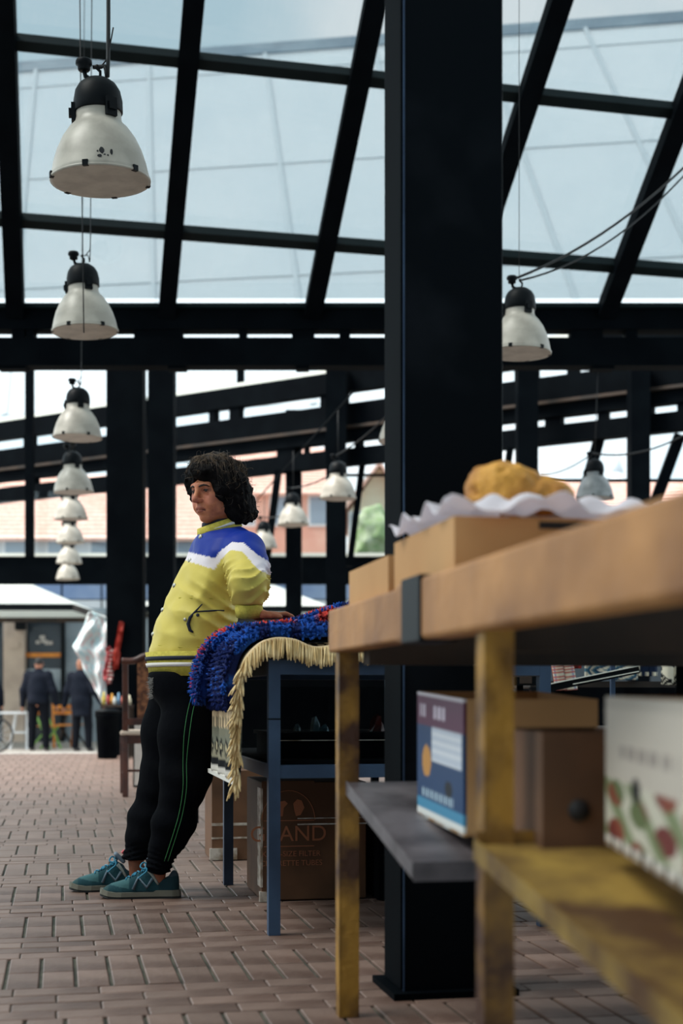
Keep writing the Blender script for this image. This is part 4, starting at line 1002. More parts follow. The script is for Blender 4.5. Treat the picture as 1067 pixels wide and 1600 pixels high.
# hair
def hair_fn(p):
    q = toh(p); n1 = .010*wob(q, 62)+.006*wob(q, 130, 1.1)+.0035*wob(q, 260, 2.2)
    d = ell(q, (0, -.014, .042), (.092, .104, .088)); d = smin(d, ell(q, (.012, -.054, -.015), (.096, .062, .095)), .03)
    d = smin(d, ell(q, (.068, -.026, -.045), (.040, .062, .084)), .03); d = smin(d, ell(q, (.05, -.076, -.080), (.060, .050, .044)), .03)
    d = smin(d, ell(q, (-.076, .024, .018), (.026, .044, .062)), .02); d = smin(d, ell(q, (.070, .026, .018), (.028, .040, .056)), .02)
    d = smin(d, ell(q, (0, .055, .068), (.072, .042, .036)), .02)
    face = ell(q, (-.004, .105, -.045), (.057, .082, .086)); face = np.minimum(face, ell(q, (0, .08, -.11), (.058, .10, .07)))
    d = smax(d, -face, .012)
    return d+n1
hair = sdf_obj('hair', hair_fn, HC-np.array([.22, .22, .20]), HC+np.array([.22, .22, .20]), .0045, M['hair'], woman)
sv, sf = [], []; rr = random.Random(11)
def strand(pts, r):
    n = len(pts); k = len(sv)
    for i, p in enumerate(pts):
        t = Vector(pts[min(i+1, n-1)])-Vector(pts[max(i-1, 0)]); t.normalize(); s_ = t.orthogonal().normalized(); b_ = t.cross(s_); w = r*(1-.7*i/(n-1))
        for a in range(3): an = a*2.094; sv.append(Vector(p)+(s_*math.cos(an)+b_*math.sin(an))*w)
    for i in range(n-1):
        for a in range(3): c_ = (a+1) % 3; sf.append((k+i*3+a, k+i*3+c_, k+(i+1)*3+c_, k+(i+1)*3+a))
for q in range(520):
    th = rr.uniform(0, 2*math.pi); x0 = rr.gauss(0, .03); y0 = rr.uniform(-.07, .045)
    st_ = np.array([x0, y0, .2]); dirx = np.array([math.cos(th), math.sin(th)*.9]); pts = []; ph = rr.uniform(0, 6)
    for k in range(9):
        a_ = st_[:2]+dirx*.011*k+np.array([math.sin(k*1.1+ph), math.cos(k*.9+ph)])*.003
        zs = np.linspace(.18, .0, 60); w_ = fromh(np.stack([np.full(60, a_[0]), np.full(60, a_[1]), zs], 1)); d = hair_fn(w_); i = int(np.argmax(d < .002))
        if d[i] >= .002: break
        pts.append(fromh((a_[0], a_[1], zs[i]+.002+.003*rr.random())))
    if len(pts) > 3: strand(pts, .0010)
for q in range(260):                                           # stray curls round the outline
    th = rr.uniform(0, 2*math.pi); ph = rr.uniform(-.9, 1.2); c0 = np.array([math.cos(th)*math.cos(ph), math.sin(th)*math.cos(ph), math.sin(ph)])
    ts_ = np.linspace(.2, .03, 60); w_ = fromh(c0[None]*ts_[:, None]+np.array([.01, -.02, .01])); d = hair_fn(w_); i = int(np.argmax(d < .003))
    if d[i] >= .003: continue
    b_ = w_[i]; qh = toh(b_[None])[0]
    if qh[1] > .06 and qh[2] < .05: continue
    out = (fromh(c0)-HC); tg = np.cross(out, [rr.uniform(-1, 1), rr.uniform(-1, 1), rr.uniform(-1, 1)]); tg /= np.linalg.norm(tg)+1e-6; L = rr.uniform(.012, .03)
    strand([b_+out*L*math.sin(k*.45)*.8+tg*L*k*.2 for k in range(6)], .0008)
tag(mesh('hair_strands', sv, sf, M['hair_top'], hair, True), kind='stuff')
# jacket
WRE = WRI+(ELB-WRI)*.1
def arm_n(p, g=0.0): return chain(p, [SHO, (SHO+ELB)/2, ELB, WRE], [.074+g, .074+g, .068+g, .052+g], .03)
def arm_f(p, g=0.0): return chain(p, [SH2, EL2, WR2], [.072+g, .066+g, .048+g], .03)
def sharp(x): return .8-1.7*np.abs(np.sin(.5*x))**.7
def jacket_fn(p):
    t = torso(p); n = arm_n(p); f = arm_f(p); z = p[:, 2]
    u = (p[:, 0]-cxx.mean()); 
    am = np.clip(.5+.9*wob(p, 13, 2.0), 0, 1); xx_ = z*95+48*u+3.2*np.sin(u*15+z*11)+2.5*np.sin(p[:, 1]*14); t = t-.0065*am*(.7-1.6*np.abs(np.sin(.5*xx_))**.7)*np.clip((1.17-z)/.1, 0, 1)*np.clip((z-.84)/.06, .2, 1)-.0055*wob(p, 19)-.0035*wob(p, 52, 1.0)-.0045*(.5-2*np.abs(wob(p, 30, 3.1)))
    fold_ = .0125*np.clip(.6+1.0*wob(p, 22, .7), .1, 1)*sharp((z-.35*(p[:, 0]-SHO[0])+.25*(p[:, 1]-SHO[1]))*165+2.6*np.sin(p[:, 0]*38+p[:, 1]*25))+.0045*wob(p, 48)
    n = n-fold_*np.clip((SHO[2]-.02-z)/.06, 0, 1)
    n = smax(n, W(0, 947, -.31)[2]-z, .012)
    d = smin(t, n, .028); d = smin(d, f, .028)
    d = smax(d, -cone(p, NECK0, NECK1+np.array([0, 0, .02]), .058, .062), .01)
    pc_ = W(302, 972, -.16)
    return d
YEL, JB, JW = np.array(c3(216, 196, 96)), np.array(c3(4, 42, 142)), np.array(c3(232, 222, 226))
bl_u = np.array([270, 292, 320, 342, 352, 370, 388, 412, 430]); bl_v = np.array([858, 862, 867, 872, 860, 847, 848, 868, 880]); wl_v = np.array([872, 876, 883, 890, 874, 859, 862, 889, 900])
bl_x = np.array([W(u, 860)[0] for u in bl_u])
def jacket_col(V):
    x = V[:, 0]; c = np.tile(YEL, (len(V), 1)); near = V[:, 1] < PY-.05
    k = (5.2/V[:, 1]); zb_ = np.array([W(0, v)[2] for v in bl_v]); zw_ = np.array([W(0, v)[2] for v in wl_v])
    # sleeve pattern is set by how far along the arm a point lies; the body pattern by height
    zb = np.interp(x, bl_x, zb_); zw = np.interp(x, bl_x, zw_); z = H+(V[:, 2]-H)*k
    c[z > zw] = JW; c[z > zb] = JB
    return c
jk = sdf_obj('jacket', jacket_fn, (-.98, 4.74, .74), (-.14, 5.62, 1.40), .006, M['jacket'], woman, jacket_col)
def surf(u, v, fn, y0=4.6, y1=5.5, off=.002):                    # nearest point of a surface seen at a spot, used to lay trims on the cloth
    ys = np.linspace(y0, y1, 900); pts = np.stack([(u-U0)/F*ys, ys, H-(v-VH)/F*ys], 1); d = fn(pts); i = int(np.argmax(d < 0))
    if d[i] >= 0: i = int(np.argmin(d))
    return Vector(pts[i])-Vector((0, off, 0))
for (u, v) in ((312, 839), (295, 876), (271, 915), (253, 953), (238, 991), (238, 1025), (233, 1043)):
    c_ = surf(u+1.5, v, jacket_fn); o = lathe('snap_button', [(0, -.002), (.0085, -.002), (.009, .0015), (.0065, .0035), (0, .0042)], M['snap'], jk, 14)
    nrm = Vector((-.62, -.78, .05)).normalized(); o.matrix_basis = Matrix.Translation(c_) @ nrm.to_track_quat('Z', 'Y').to_matrix().to_4x4()
for (u, v, m_) in ((289, 968, 'snap'), (309, 961, 'navy')):
    c_ = surf(u, v, jacket_fn); o = lathe('snap_button', [(0, -.002), (.006, -.002), (.0062, .001), (.0045, .0026), (0, .003)], M[m_], jk, 14); o.matrix_basis = Matrix.Translation(c_) @ Vector((-.3, -.95, 0)).to_track_quat('Z', 'Y').to_matrix().to_4x4()
pk = [surf(u, v, jacket_fn, off=.004) for u, v in ((316, 944), (306, 955), (297, 965), (294, 975), (297, 985), (302, 988))]
tube('pocket_opening', pk, [.002, .004, .006, .007, .006, .003], M['navy'], jk, 6)
tube('pocket_seam', [surf(u, v, jacket_fn, off=.0005) for u, v in ((306, 956), (320, 955), (335, 954), (350, 954))], .003, M['navy'], jk, 6)
tube('chest_seam', [surf(u, v, jacket_fn, off=.0) for u, v in ((280, 934), (300, 934), (330, 935), (352, 936))], .0034, M['rib_yellow'], jk, 6)
tube('waist_seam', [surf(u, v, jacket_fn, off=.0) for u, v in ((248, 1008), (280, 1011), (310, 1011), (338, 1010))], .0022, M['rib_yellow'], jk, 6)
# collar, cuff, ribbed hem
def ring_band(name, c, ax, r0, r1, hgt, m, parent, tilt):
    n = 36; v, f = [], []
    for h_, rr_ in ((0, 1.0), (hgt*.5, 1.03), (hgt, .95), (hgt, .86), (0, .9)):
        for k in range(n):
            t = 2*math.pi*k/n; v.append(Vector(c)+tilt @ Vector((r0*rr_*math.cos(t), r1*rr_*math.sin(t), h_)))
    for i in range(5):
        for k in range(n): f.append((i*n+k, i*n+(k+1) % n, ((i+1) % 5)*n+(k+1) % n, ((i+1) % 5)*n+k))
    return mesh(name, v, f, m, parent, True)
nk = Vector(W(345, 827, 0)); tl = Matrix.Rotation(TH, 3, 'Z') @ Matrix.Rotation(math.radians(-19), 3, 'Y')
ring_band('collar', nk-Vector((0, 0, .014)), None, .082, .086, .040, M['rib_yellow'], jk, tl); ring_band('collar_stripe', nk+tl @ Vector((0, 0, .002)), None, .0845, .0885, .011, M['white_rib'], jk, tl)
ring_band('undershirt', nk+tl @ Vector((0, 0, .018)), None, .062, .064, .024, M['navy'], woman, tl)
cd = Vector(WRI-ELB).normalized(); cq = cd.to_track_quat('Z', 'Y').to_matrix()
ring_band('cuff', Vector(WRI)-cd*.022, None, .047, .047, .046, M['rib_yellow'], jk, cq)
def band_at(name, v0, v1, grow, m):
    z0, z1 = W(0, v1)[2], W(0, v0)[2]; n = 60; v, f = [], []
    for z in (z0, z1):
        cx, a, b = np.interp(z, zz_, cxx), np.interp(z, zz_, aaf)+grow, np.interp(z, zz_, bbl)+grow
        for k in range(n):
            t = 2*math.pi*k/n; q = FB*a*math.cos(t)+LB*b*math.sin(t); v.append((cx+q[0], PY+q[1], z))
    for k in range(n): f.append((k, (k+1) % n, n+(k+1) % n, n+k))
    o = mesh(name, v, f, m, jk, True); md = o.modifiers.new('t', 'SOLIDIFY'); md.thickness = .006; return o
band_at('ribbed_hem', 1020, 1057, .014, M['rib_yellow']); band_at('hem_stripe', 1027, 1033, .0165, M['navy']); band_at('hem_stripe', 1037, 1043, .0165, M['white_rib'])
# trousers
def trous_fn(p):
    d = legs(p, .006)-.003*wob(p, 24)-.003*np.sin(p[:, 2]*70+8*p[:, 0])*np.clip((.55-p[:, 2])/.2, 0, 1)
    d = d-.005*np.sin(p[:, 2]*330+6*np.sin(p[:, 0]*20))*np.clip((.2-p[:, 2])/.06, 0, 1)
    d = smax(d, p[:, 2]-W(0, 1050)[2], .01)
    zc = np.where(p[:, 1] < PY, ANKN[2]-.050, ANKF[2]-.012); return smax(d, zc-p[:, 2], .006)
tro = sdf_obj('trousers', trous_fn, (-1.0, 4.9, .06), (-.2, 5.5, .90), .007, M['trousers'], woman)
for off in (0, -8):
    tube('piping', smooth_pts([surf(u+off*(1 if i < 3 else .7), v, trous_fn, off=.011) for i, (u, v) in enumerate(((308, 1086), (301, 1115), (296, 1150), (292, 1190), (292, 1230), (286, 1270), (276, 1305), (263, 1345)))], 5), .0011, M['piping'], tro, 5)
fu_v, fu_f = [], []
def furtuft(p, d, L, r):
    k = len(fu_v); d = d.normalized(); s_ = d.orthogonal().normalized()*r; fu_v.extend([p+s_, p-s_, p+d*L]); fu_f.append((k, k+1, k+2))
for q in range(140):
    v = rr.uniform(1058, 1092); p = surf(rr.uniform(233.5, 240), v, trous_fn); furtuft(p, Vector((-1, rr.uniform(-.6, .4), rr.uniform(-.6, .3))), rr.uniform(.008, .02), .0008)
tag(mesh('fur_trim', fu_v, fu_f, M['fur'], tro), kind='stuff')
# shoes
M['shoe'] = mat('teal_suede', (1, 1, 1, 1), .8, attr=True, spec=.2, bump=.2, bscale=120)
M['sole'] = mat('shoe_sole', S(112, 110, 98), .7); M['outsole'] = mat('outsole', S(40, 40, 40), .8); M['lace'] = mat('cyan_lace', S(48, 130, 160), .7); M['logo'] = mat('shoe_logo', S(92, 110, 124), .6); M['strip'] = mat('shoe_strip', S(150, 156, 150), .6); M['tongue'] = mat('tongue', S(110, 124, 138), .8); M['tongue2'] = mat('tongue_patch', S(196, 70, 76), .7)
def shoe_fn(p):                                                  # local: toe along -x, heel at +.13, near side -y
    x, y, z = p[:, 0], p[:, 1], p[:, 2]
    hw = np.interp(x, [-.145, -.12, -.07, 0, .06, .11, .135], [.018, .036, .046, .040, .034, .033, .024]); top = np.interp(x, [-.145, -.11, -.06, -.02, .03, .06, .10, .135], [.034, .052, .066, .088, .112, .104, .096, .100])
    cy = .004*np.sin((x+.14)*12)
    k = np.sqrt(((y-cy)/hw)**4+0*z)
    zt = np.clip(z/top, 0, 2); d = (np.sqrt(np.sqrt(((y-cy)/(hw*(1-.30*np.clip(zt, 0, 1)**2)))**4+(np.maximum(z-.018, 0)/(top-.018))**4))-1)*.034
    d = smax(d, np.abs(x+.005)-.138, .02); d = smax(d, .018-z, .004)
    d = smax(d, -cone(p, (.075, .002, .085), (.072, .002, .16), .028, .036), .008)
    d = smax(d, -cone(p, (.05, .002, .118), (.03, .002, .15), .026, .03), .008)
    return d
TEAL = np.array(c3(30, 66, 74))
def shoe_col(V):
    x, z = V[:, 0], V[:, 2]; c = np.tile(TEAL, (len(V), 1)); c[(x < -.045) & (z > .040-.2*(x+.06))] = c3(62, 100, 104); c[(x > .06)] = c3(30, 56, 64)
    c[(x > .045) & (z > .078)] = c3(62, 76, 86); c[(x < -.118)] = c3(48, 76, 78); c[(z < .03)] = c3(24, 52, 60); return c
def make_shoe():
    s = bpy.data.objects.new('shoe', None); COL.objects.link(s)
    sdf_obj('upper', shoe_fn, (-.17, -.07, 0), (.16, .07, .15), .0042, M['shoe'], s, shoe_col)
    for nm, z0, z1, g, m_ in (('midsole', .008, .024, 1.08, 'sole'), ('outsole', .0, .008, 1.03, 'outsole')):
        xs = -.005+.143*-np.cos(np.linspace(0, np.pi, 44)); hw = np.interp(xs, [-.148, -.142, -.12, -.07, 0, .06, .11, .132, .138], [.006, .020, .037, .046, .039, .034, .034, .025, .008])*g
        out = [(x, .004*math.sin((x+.14)*12)-w) for x, w in zip(xs, hw)]+[(x, .004*math.sin((x+.14)*12)+w) for x, w in zip(xs[::-1], hw[::-1])]; n = len(out)
        lift = lambda x: .010*max(0, (-x-.085)/.06)**2
        o = mesh(nm, [(x*1.02, y, z0+lift(x)) for x, y in out]+[(x*1.0, y*.98, z1+lift(x)*1.2+(.006 if x > .05 else 0)) for x, y in out], [tuple(range(n))[::-1], tuple(range(n, 2*n))]+[(i, (i+1) % n, n+(i+1) % n, n+i) for i in range(n)], M[m_], s)
    def on(x, z, sgn=-1, off=.0012):
        ys = np.linspace(.08, 0, 200); pts = np.stack([np.full(200, x), sgn*ys, np.full(200, z)], 1); d = shoe_fn(pts); i = int(np.argmax(d < 0)); return Vector((x, sgn*(ys[i]+off), z))
    def ontop(x, y, off=.002):
        zs = np.linspace(.16, .02, 240); pts = np.stack([np.full(240, x), np.full(240, y), zs], 1); d = shoe_fn(pts); i = int(np.argmax(d < 0)); return Vector((x, y, zs[i]+off))
    for sg in (-1, 1):
        lg = [(-.030, .034), (-.012, .076), (.018, .040), (.040, .072)] if sg < 0 else [(.040, .034), (.030, .072), (-.005, .040), (-.016, .072)]
        tube('side_logo', [on(x, z, sg) for x, z in lg], .0062, M['logo'], s, 6)
        tube('heel_strip', [on(x, z, sg) for x, z in ((.026, .100), (.040, .082), (.052, .062), (.060, .050))], [.008, .006, .005, .004], M['strip'], s, 6)
    for k in range(5):
        x = -.052+.017*k; w = .018
        tube('lace', [ontop(x+(.008 if k % 2 else -.004), y) for y in (-w, -w/2, 0, w/2, w)], .0032, M['lace'], s, 6)
        tube('lace', [ontop(x+.010*t, (t-.5)*2*w*(1 if k % 2 else -1), .004) for t in (0, .25, .5, .75, 1)], .0028, M['lace'], s, 6)
    tp = Vector((.026, -.010, .118))
    tube('lace', smooth_pts([tp, tp+Vector((-.012, -.018, .004)), tp+Vector((-.006, -.032, -.016)), tp+Vector((-.026, -.036, -.034)), tp+Vector((-.038, -.038, -.044))], 4), .003, M['lace'], s, 6)
    tube('lace', smooth_pts([tp, tp+Vector((-.02, -.006, .010)), tp+Vector((-.03, -.020, -.004)), tp+Vector((-.012, -.024, -.012)), tp], 4), .003, M['lace'], s, 6)
    tn = sdf_obj('tongue', lambda p: rbox(p, (.035, 0, .122), (.026, .026, .008), .007, np.array([[.72, 0, -.69], [0, 1, 0], [.69, 0, .72]]).T), (-.02, -.05, .07), (.10, .05, .18), .004, M['tongue'], s)
    mesh('tongue_patch', frame_box((.052, 0, .140), (.010, 0, .010), (0, .034, 0), (-.012, 0, .012)), BOXF, M['tongue2'], tn)
    return s
sh0 = make_shoe(); sh1 = copy_tree(sh0)
def place(o, loc, rz): o.location = loc; o.rotation_euler = (0, 0, rz); o.parent = woman; o.matrix_parent_inverse = woman.matrix_basis.inverted()
pn = W(222, 1398, -.08); pf_ = W(172, 1390, .10)
place(sh0, (pn[0], 5.12, 0), math.radians(4)); place(sh1, (P(172, 1390, 5.31).x, 5.31, 0), math.radians(12))
# ================================================================== CHAIR AND THINGS IN THE MIDDLE DISTANCE
M['chair_wood'] = mat('chair_wood', S(84, 44, 32), .45, 0, S(54, 28, 22), 7, 5); M['upholstery'] = mat('brown_upholstery', S(150, 98, 66), .85, 0, S(84, 50, 36), 30, 6, .4, .6)
M['seat_pad'] = mat('pale_seat', S(196, 176, 158), .8); M['white_board'] = mat('white_board', S(206, 198, 190), .6, 0, S(184, 176, 168), 4)
cpos = P(196, 1245, 10.3); cpos.z = 0
ch = thing('dining_chair', 'dark wooden chair with brown upholstered back behind the woman', 'chair', cpos)
CR = Matrix.Rotation(math.radians(7), 3, 'Z')
def cl_(x, y, z): return cpos+CR @ Vector((x, y, z))
def cb(name, p, q, w, h, m, parent=ch, up=(0, 1, 0)): return bar(name, cl_(*p), cl_(*q), w, h, M[m], parent, up, .004)
cb('back_leg', (0, 0, 0), (0, .03, .45), .04, .045, 'chair_wood'); cb('back_leg', (.42, 0, 0), (.42, .03, .45), .04, .045, 'chair_wood')
cb('front_leg', (-.03, .42, 0), (-.03, .42, .43), .04, .04, 'chair_wood'); cb('front_leg', (.45, .42, 0), (.45, .42, .43), .04, .04, 'chair_wood')
cb('stile', (0, .03, .45), (0, -.05, .99), .04, .035, 'chair_wood'); cb('stile', (.42, .03, .45), (.42, -.05, .99), .04, .035, 'chair_wood')
tube('top_rail', smooth_pts([cl_(-.025, -.05, .985), cl_(.06, -.052, .985), cl_(.14, -.055, 1.02), cl_(.21, -.055, 1.035), cl_(.28, -.055, 1.02), cl_(.36, -.052, .985), cl_(.445, -.05, .985)], 5), .023, M['chair_wood'], ch, 8)
bk = mesh('back_panel', [cl_(x, y, z) for y0 in (0, .03) for x, y, z in ((.085, .005+y0, .56), (.335, .005+y0, .56), (.335, -.055+y0, .985), (.28, -.055+y0, 1.01), (.21, -.055+y0, 1.02), (.14, -.055+y0, 1.01), (.085, -.055+y0, .985))],
          [(0, 1, 2, 3, 4, 5, 6), (13, 12, 11, 10, 9, 8, 7)]+[(i, 7+i, 7+(i+1) % 7, (i+1) % 7) for i in range(7)], M['upholstery'], ch)
cb('back_rail', (0, .01, .545), (.42, .01, .545), .03, .05, 'chair_wood', up=(0, 0, 1)); cb('seat_rail', (0, .02, .415), (.42, .02, .415), .03, .06, 'chair_wood', up=(0, 0, 1))
cb('seat_rail', (-.02, .03, .415), (-.03, .42, .415), .03, .06, 'chair_wood', up=(0, 0, 1)); cb('seat_rail', (.43, .03, .415), (.45, .42, .415), .03, .06, 'chair_wood', up=(0, 0, 1))
o = mesh('seat', frame_box(cl_(.21, .23, .462), CR @ Vector((.5, 0, 0)), CR @ Vector((0, .46, 0)), Vector((0, 0, .035))), BOXF, M['seat_pad'], ch); bev(o, .015, 3)
cb('stretcher', (0, .01, .19), (.42, .01, .19), .018, .018, 'chair_wood', up=(0, 0, 1)); cb('stretcher', (0, .02, .16), (-.03, .42, .16), .018, .018, 'chair_wood', up=(0, 0, 1))
wc = thing('small_cabinet', 'low white cabinet with black edges behind the dark chair', 'cabinet', P(222, 1234, 11.4))
def ybox(name, u0, u1, v0, v1, Y, d, m, parent, bevel=0): 
    o = hbar(name, u0, u1, v0, v1, Y, d, M[m], parent); 
    if bevel: bev(o, bevel)
    return o
ybox('body', 208, 262, 1128, 1229.5, 11.4, .3, 'lamp_dark', wc); ybox('door', 210, 235, 1131, 1227, 11.39, .012, 'white_board', wc); ybox('door', 237, 260, 1131, 1227, 11.39, .012, 'white_board', wc)
for v in (1165, 1210): ybox('knob', 224, 227, v, v+6, 11.37, .02, 'lamp_dark', wc)
bin_ = thing('waste_bin', 'black waste bin on the brick floor by the dark column', 'bin', P(168, 1185, 16.8))
bc = P(168, 1185, 16.8); lathe('body', [(.11, 0), (.118, .02), (.14, .48), (.15, .5), (.15, .54)], M['black_cloth'], bin_, 20, (bc.x, bc.y, 0)); lathe('lid', [(.155, .54), (.15, .57), (.08, .59), (0, .59)], M['lamp_dark'], bin_, 20, (bc.x, bc.y, 0))
M['attr_far'] = mat('far_goods', (1, 1, 1, 1), .6, attr=True)
# goods stand with flowers and clothes by the column
gs = thing('goods_stand', 'low dark stand of small colourful goods beside the waste bin', 'stand', P(178, 1180, 17.2))
gp = P(183, 1180, 17.15); gp.z = 0
mesh('stand_top', frame_box((gp.x, gp.y, .62), (.36, 0, 0), (0, .3, 0), (0, 0, .03)), BOXF, M['wood_dark'], gs)
for sx in (-.16, .16):
    for sy in (-.13, .13): mesh('stand_leg', frame_box((gp.x+sx, gp.y+sy, .302), (.03, 0, 0), (0, .03, 0), (0, 0, .604)), BOXF, M['wood_dark'], gs)
cols_ = [c3(214, 190, 80), c3(196, 74, 70), c3(226, 160, 60), c3(210, 212, 205), c3(120, 160, 190), c3(226, 120, 96), c3(150, 90, 60), c3(230, 220, 190)]
labs_ = ['yellow', 'red', 'orange', 'white', 'pale blue', 'salmon pink', 'brown', 'cream']
for i in range(8):
    x = gp.x-.15+.043*i; hh = [.16, .12, .14, .10, .15, .11, .13, .12][i]; k = len(cols_)
    vv, ff, q0 = [], [], Vector((x, gp.y-.06+.04*(i % 3), .636))
    for r, z in ((.020, 0), (.023, hh*.5), (.012, hh*.72), (.010, hh*.95)):
        for a in range(8): vv.append(q0+Vector((r*math.cos(a*.785), r*math.sin(a*.785), z)))
    for g in range(3):
        for a in range(8): ff.append((g*8+a, g*8+(a+1) % 8, g*8+8+(a+1) % 8, g*8+8+a))
    ff.append(tuple(range(24, 32))); ff.append(tuple(range(8))[::-1])
    tag(mesh('small_bottle', vv, ff, M['attr_far'], None, True, [cols_[i]+(1,)]*len(vv)), labs_[i]+' little bottle on the stand beside the waste bin', 'bottle', 'little bottles on the goods stand')
def drape(name, label, cat, poly_uv, Y, colfn, m='attr_far', th=.03, n=44, amp=.05):
    us = [p[0] for p in poly_uv]; vs2 = [p[1] for p in poly_uv]; v0, v1 = min(vs2), max(vs2); V, Fq, C = [], [], []
    def span(v):
        xs = []
        for i in range(len(poly_uv)):
            (ua, va), (ub, vb) = poly_uv[i], poly_uv[(i+1) % len(poly_uv)]
            if (va <= v < vb) or (vb <= v < va): xs.append(ua+(v-va)/(vb-va)*(ub-ua))
        return (min(xs), max(xs)) if len(xs) > 1 else (xs[0], xs[0]) if xs else (us[0], us[0])
    for j in range(n+1):
        v = v0+.01+(v1-v0-.02)*j/n; a, b = span(v)
        for i in range(n+1):
            s = i/n; V.append(P(a+(b-a)*s, v, Y)+Vector((0, amp*math.sin(s*9+j*.2)+amp*.5*math.sin(j*.6), 0))); C.append(tuple(colfn(s, j/n))+(1,))
    for j in range(n):
        for i in range(n): k = j*(n+1)+i; Fq.append((k, k+n+1, k+n+2, k+1))
    o = mesh(name, V, Fq, M[m], None, True, C); md = o.modifiers.new('t', 'SOLIDIFY'); md.thickness = th
    return tag(o, label, cat)
def flor(s, q):
    k = math.sin(s*29+3*math.sin(q*23))+math.sin(q*37+2*math.sin(s*19)); return c3(236, 240, 238) if k > .35 else (c3(196, 222, 226) if k > -.7 else c3(232, 206, 204))
drape('patterned_sheet', 'pale flowery sheet draped by the dark column behind the bald man', 'sheet', [(141, 958), (150, 962), (168, 966), (168, 1100), (156, 1096), (146, 1068), (121, 1022), (113, 1009)], 18.4, flor)
drape('red_cloth', 'narrow red cloth hanging on the dark column', 'cloth', [(190, 972), (187, 1005), (181, 1045), (178, 1043), (183, 1003)], 17.57, lambda s, q: c3(176, 56, 42), amp=.01)
drape('red_scarf', 'dark red and white scarf hanging beside the flowery sheet', 'scarf', [(168, 1012), (174, 1018), (174, 1060), (170, 1068), (161, 1062), (164, 1040)], 17.5, lambda s, q: c3(150, 44, 48) if (q*9) % 1 < .7 or s < .5 else c3(220, 200, 190), amp=.01)

# ================================================================== MEN IN THE STREET
M['dark_jacket'] = mat('navy_coat', (.010, .013, .022, 1), .85, 0, (.016, .019, .03, 1), 5, spec=.1); M['dark_trousers'] = mat('dark_trousers', (.008, .009, .013, 1), .9, spec=.1)
M['skin2'] = mat('skin_far', S(186, 126, 100), .6, attr=True)
def man(label, u, Y, hgt, bald, turn, lean, arm_out, coat_long, zg=-.31):
    p0 = P(u, 1175, Y); base = np.array([p0.x, Y, zg]); t = thing('person', label, 'person', base); k = hgt/1.8
    R = np.array(Matrix.Rotation(turn, 3, 'Z'))
    def L(x, y, z): return base+(R @ np.array([x+lean*max(0, z-.9), y, z]))*k
    hip = [L(-.1, 0, .92), L(.1, 0, .92)]; kn = [L(-.12, 0, .5), L(.13, .02, .5)]; an = [L(-.13, -.03, .08), L(.15, 0, .08)]
    sh = [L(-.19, 0, 1.43), L(.19, 0, 1.43)]; el = [L(-.29, -.02, 1.15), L(.30, -.02, 1.15)]; wr = [L(-.30-arm_out, .06, .88), L(.28+arm_out, .1, .90)]
    hc = L(0, .03, 1.67)
    def bodyf(p):
        d = ell(p, hc, (.078*k, .098*k, .115*k)); d = smin(d, cone(p, hc, L(0, 0, 1.42), .055*k, .06*k), .03)
        d = smin(d, sph(p, hc+(R @ np.array([.055, .07, -.02]))*k, .022*k), .02); d = smin(d, ell(p, hc+(R @ np.array([.08, -.005, 0]))*k, (.012, .022, .032)), .01); d = smin(d, ell(p, hc+(R @ np.array([-.08, -.005, 0]))*k, (.012, .022, .032)), .01)
        d = smin(d, chain(p, [L(0, 0, 1.4), L(0, 0, 1.15), L(0, 0, .95)], [.12*k, .13*k, .13*k]), .04)
        for i in range(2):
            d = smin(d, chain(p, [sh[i], el[i], wr[i]], [.05, .045, .03], .02), .03); w = wr[i]; f_ = (w-el[i])/np.linalg.norm(w-el[i])
            d = smin(d, cone(p, w, w+f_*.08, .032, .03), .015)
            for q in range(4): o_ = (R @ np.array([0, (q-1.5)*.02, 0])); d = smin(d, cone(p, w+f_*.08+o_, w+f_*.16+o_, .011, .009), .006)
            d = smin(d, cone(p, w+f_*.03, w+f_*.09+(R @ np.array([0, .05, 0])), .014, .011), .008)
            d = smin(d, chain(p, [hip[i], kn[i], an[i]], [.08, .055, .04], .02), .03); d = smin(d, cone(p, an[i]+np.array([0, .0, -.035]), an[i]+(R @ np.array([0, .14, -.045])), .04, .035), .02)
        return d
    def bcol(V):
        c = np.tile(np.array(c3(190, 130, 104)), (len(V), 1)); q = V-hc
        if not bald: c[(V[:, 2] > hc[2]-.03) & (q @ (R @ np.array([.35, .94, 0])) < .02)] = c3(26, 22, 22); c[V[:, 2] > hc[2]+.05] = c3(30, 26, 26)
        c[V[:, 2] < zg+.13] = c3(70, 66, 66); return c
    lo_ = base+np.array([-.75, -.4, -.02]); hi_ = base+np.array([.85, .5, 1.95*k])
    sdf_obj('body', bodyf, lo_, hi_, .014, M['skin2'], t, bcol)
    def coat(p):
        d = chain(p, [L(0, 0, 1.36), L(0, 0, 1.15), L(0, 0, .95), L(0, 0, .95-coat_long)], [.17*k, .20*k, .20*k, .19*k], .05); d = smax(d, L(0, 0, .92-coat_long)[2]-p[:, 2], .03)
        d = smin(d, cone(p, sh[0], sh[1], .085*k, .085*k), .06); d = smin(d, cone(p, L(0, 0, 1.45), L(0, .01, 1.52), .09*k, .075*k), .04)
        for i in range(2): d = smin(d, chain(p, [sh[i], el[i], wr[i]], [.085*k, .075*k, .055*k], .03), .05)
        return d+.006*wob(p, 20)
    sdf_obj('coat', coat, lo_, hi_, .016, M['dark_jacket'], t)
    def tr_(p):
        d = None
        for i in range(2): c = chain(p, [L(0, 0, .98), hip[i], kn[i], an[i]], [.15*k, .11*k, .08*k, .065*k], .03); d = c if d is None else smin(d, c, .03)
        return smax(d, zg+.06-p[:, 2], .01)
    sdf_obj('trousers', tr_, lo_, hi_, .016, M['dark_trousers'], t)
    return t
man('dark-haired man in navy jacket seen from behind on the street', 60, 27.5, 1.83, False, -.1, .0, .03, .02)
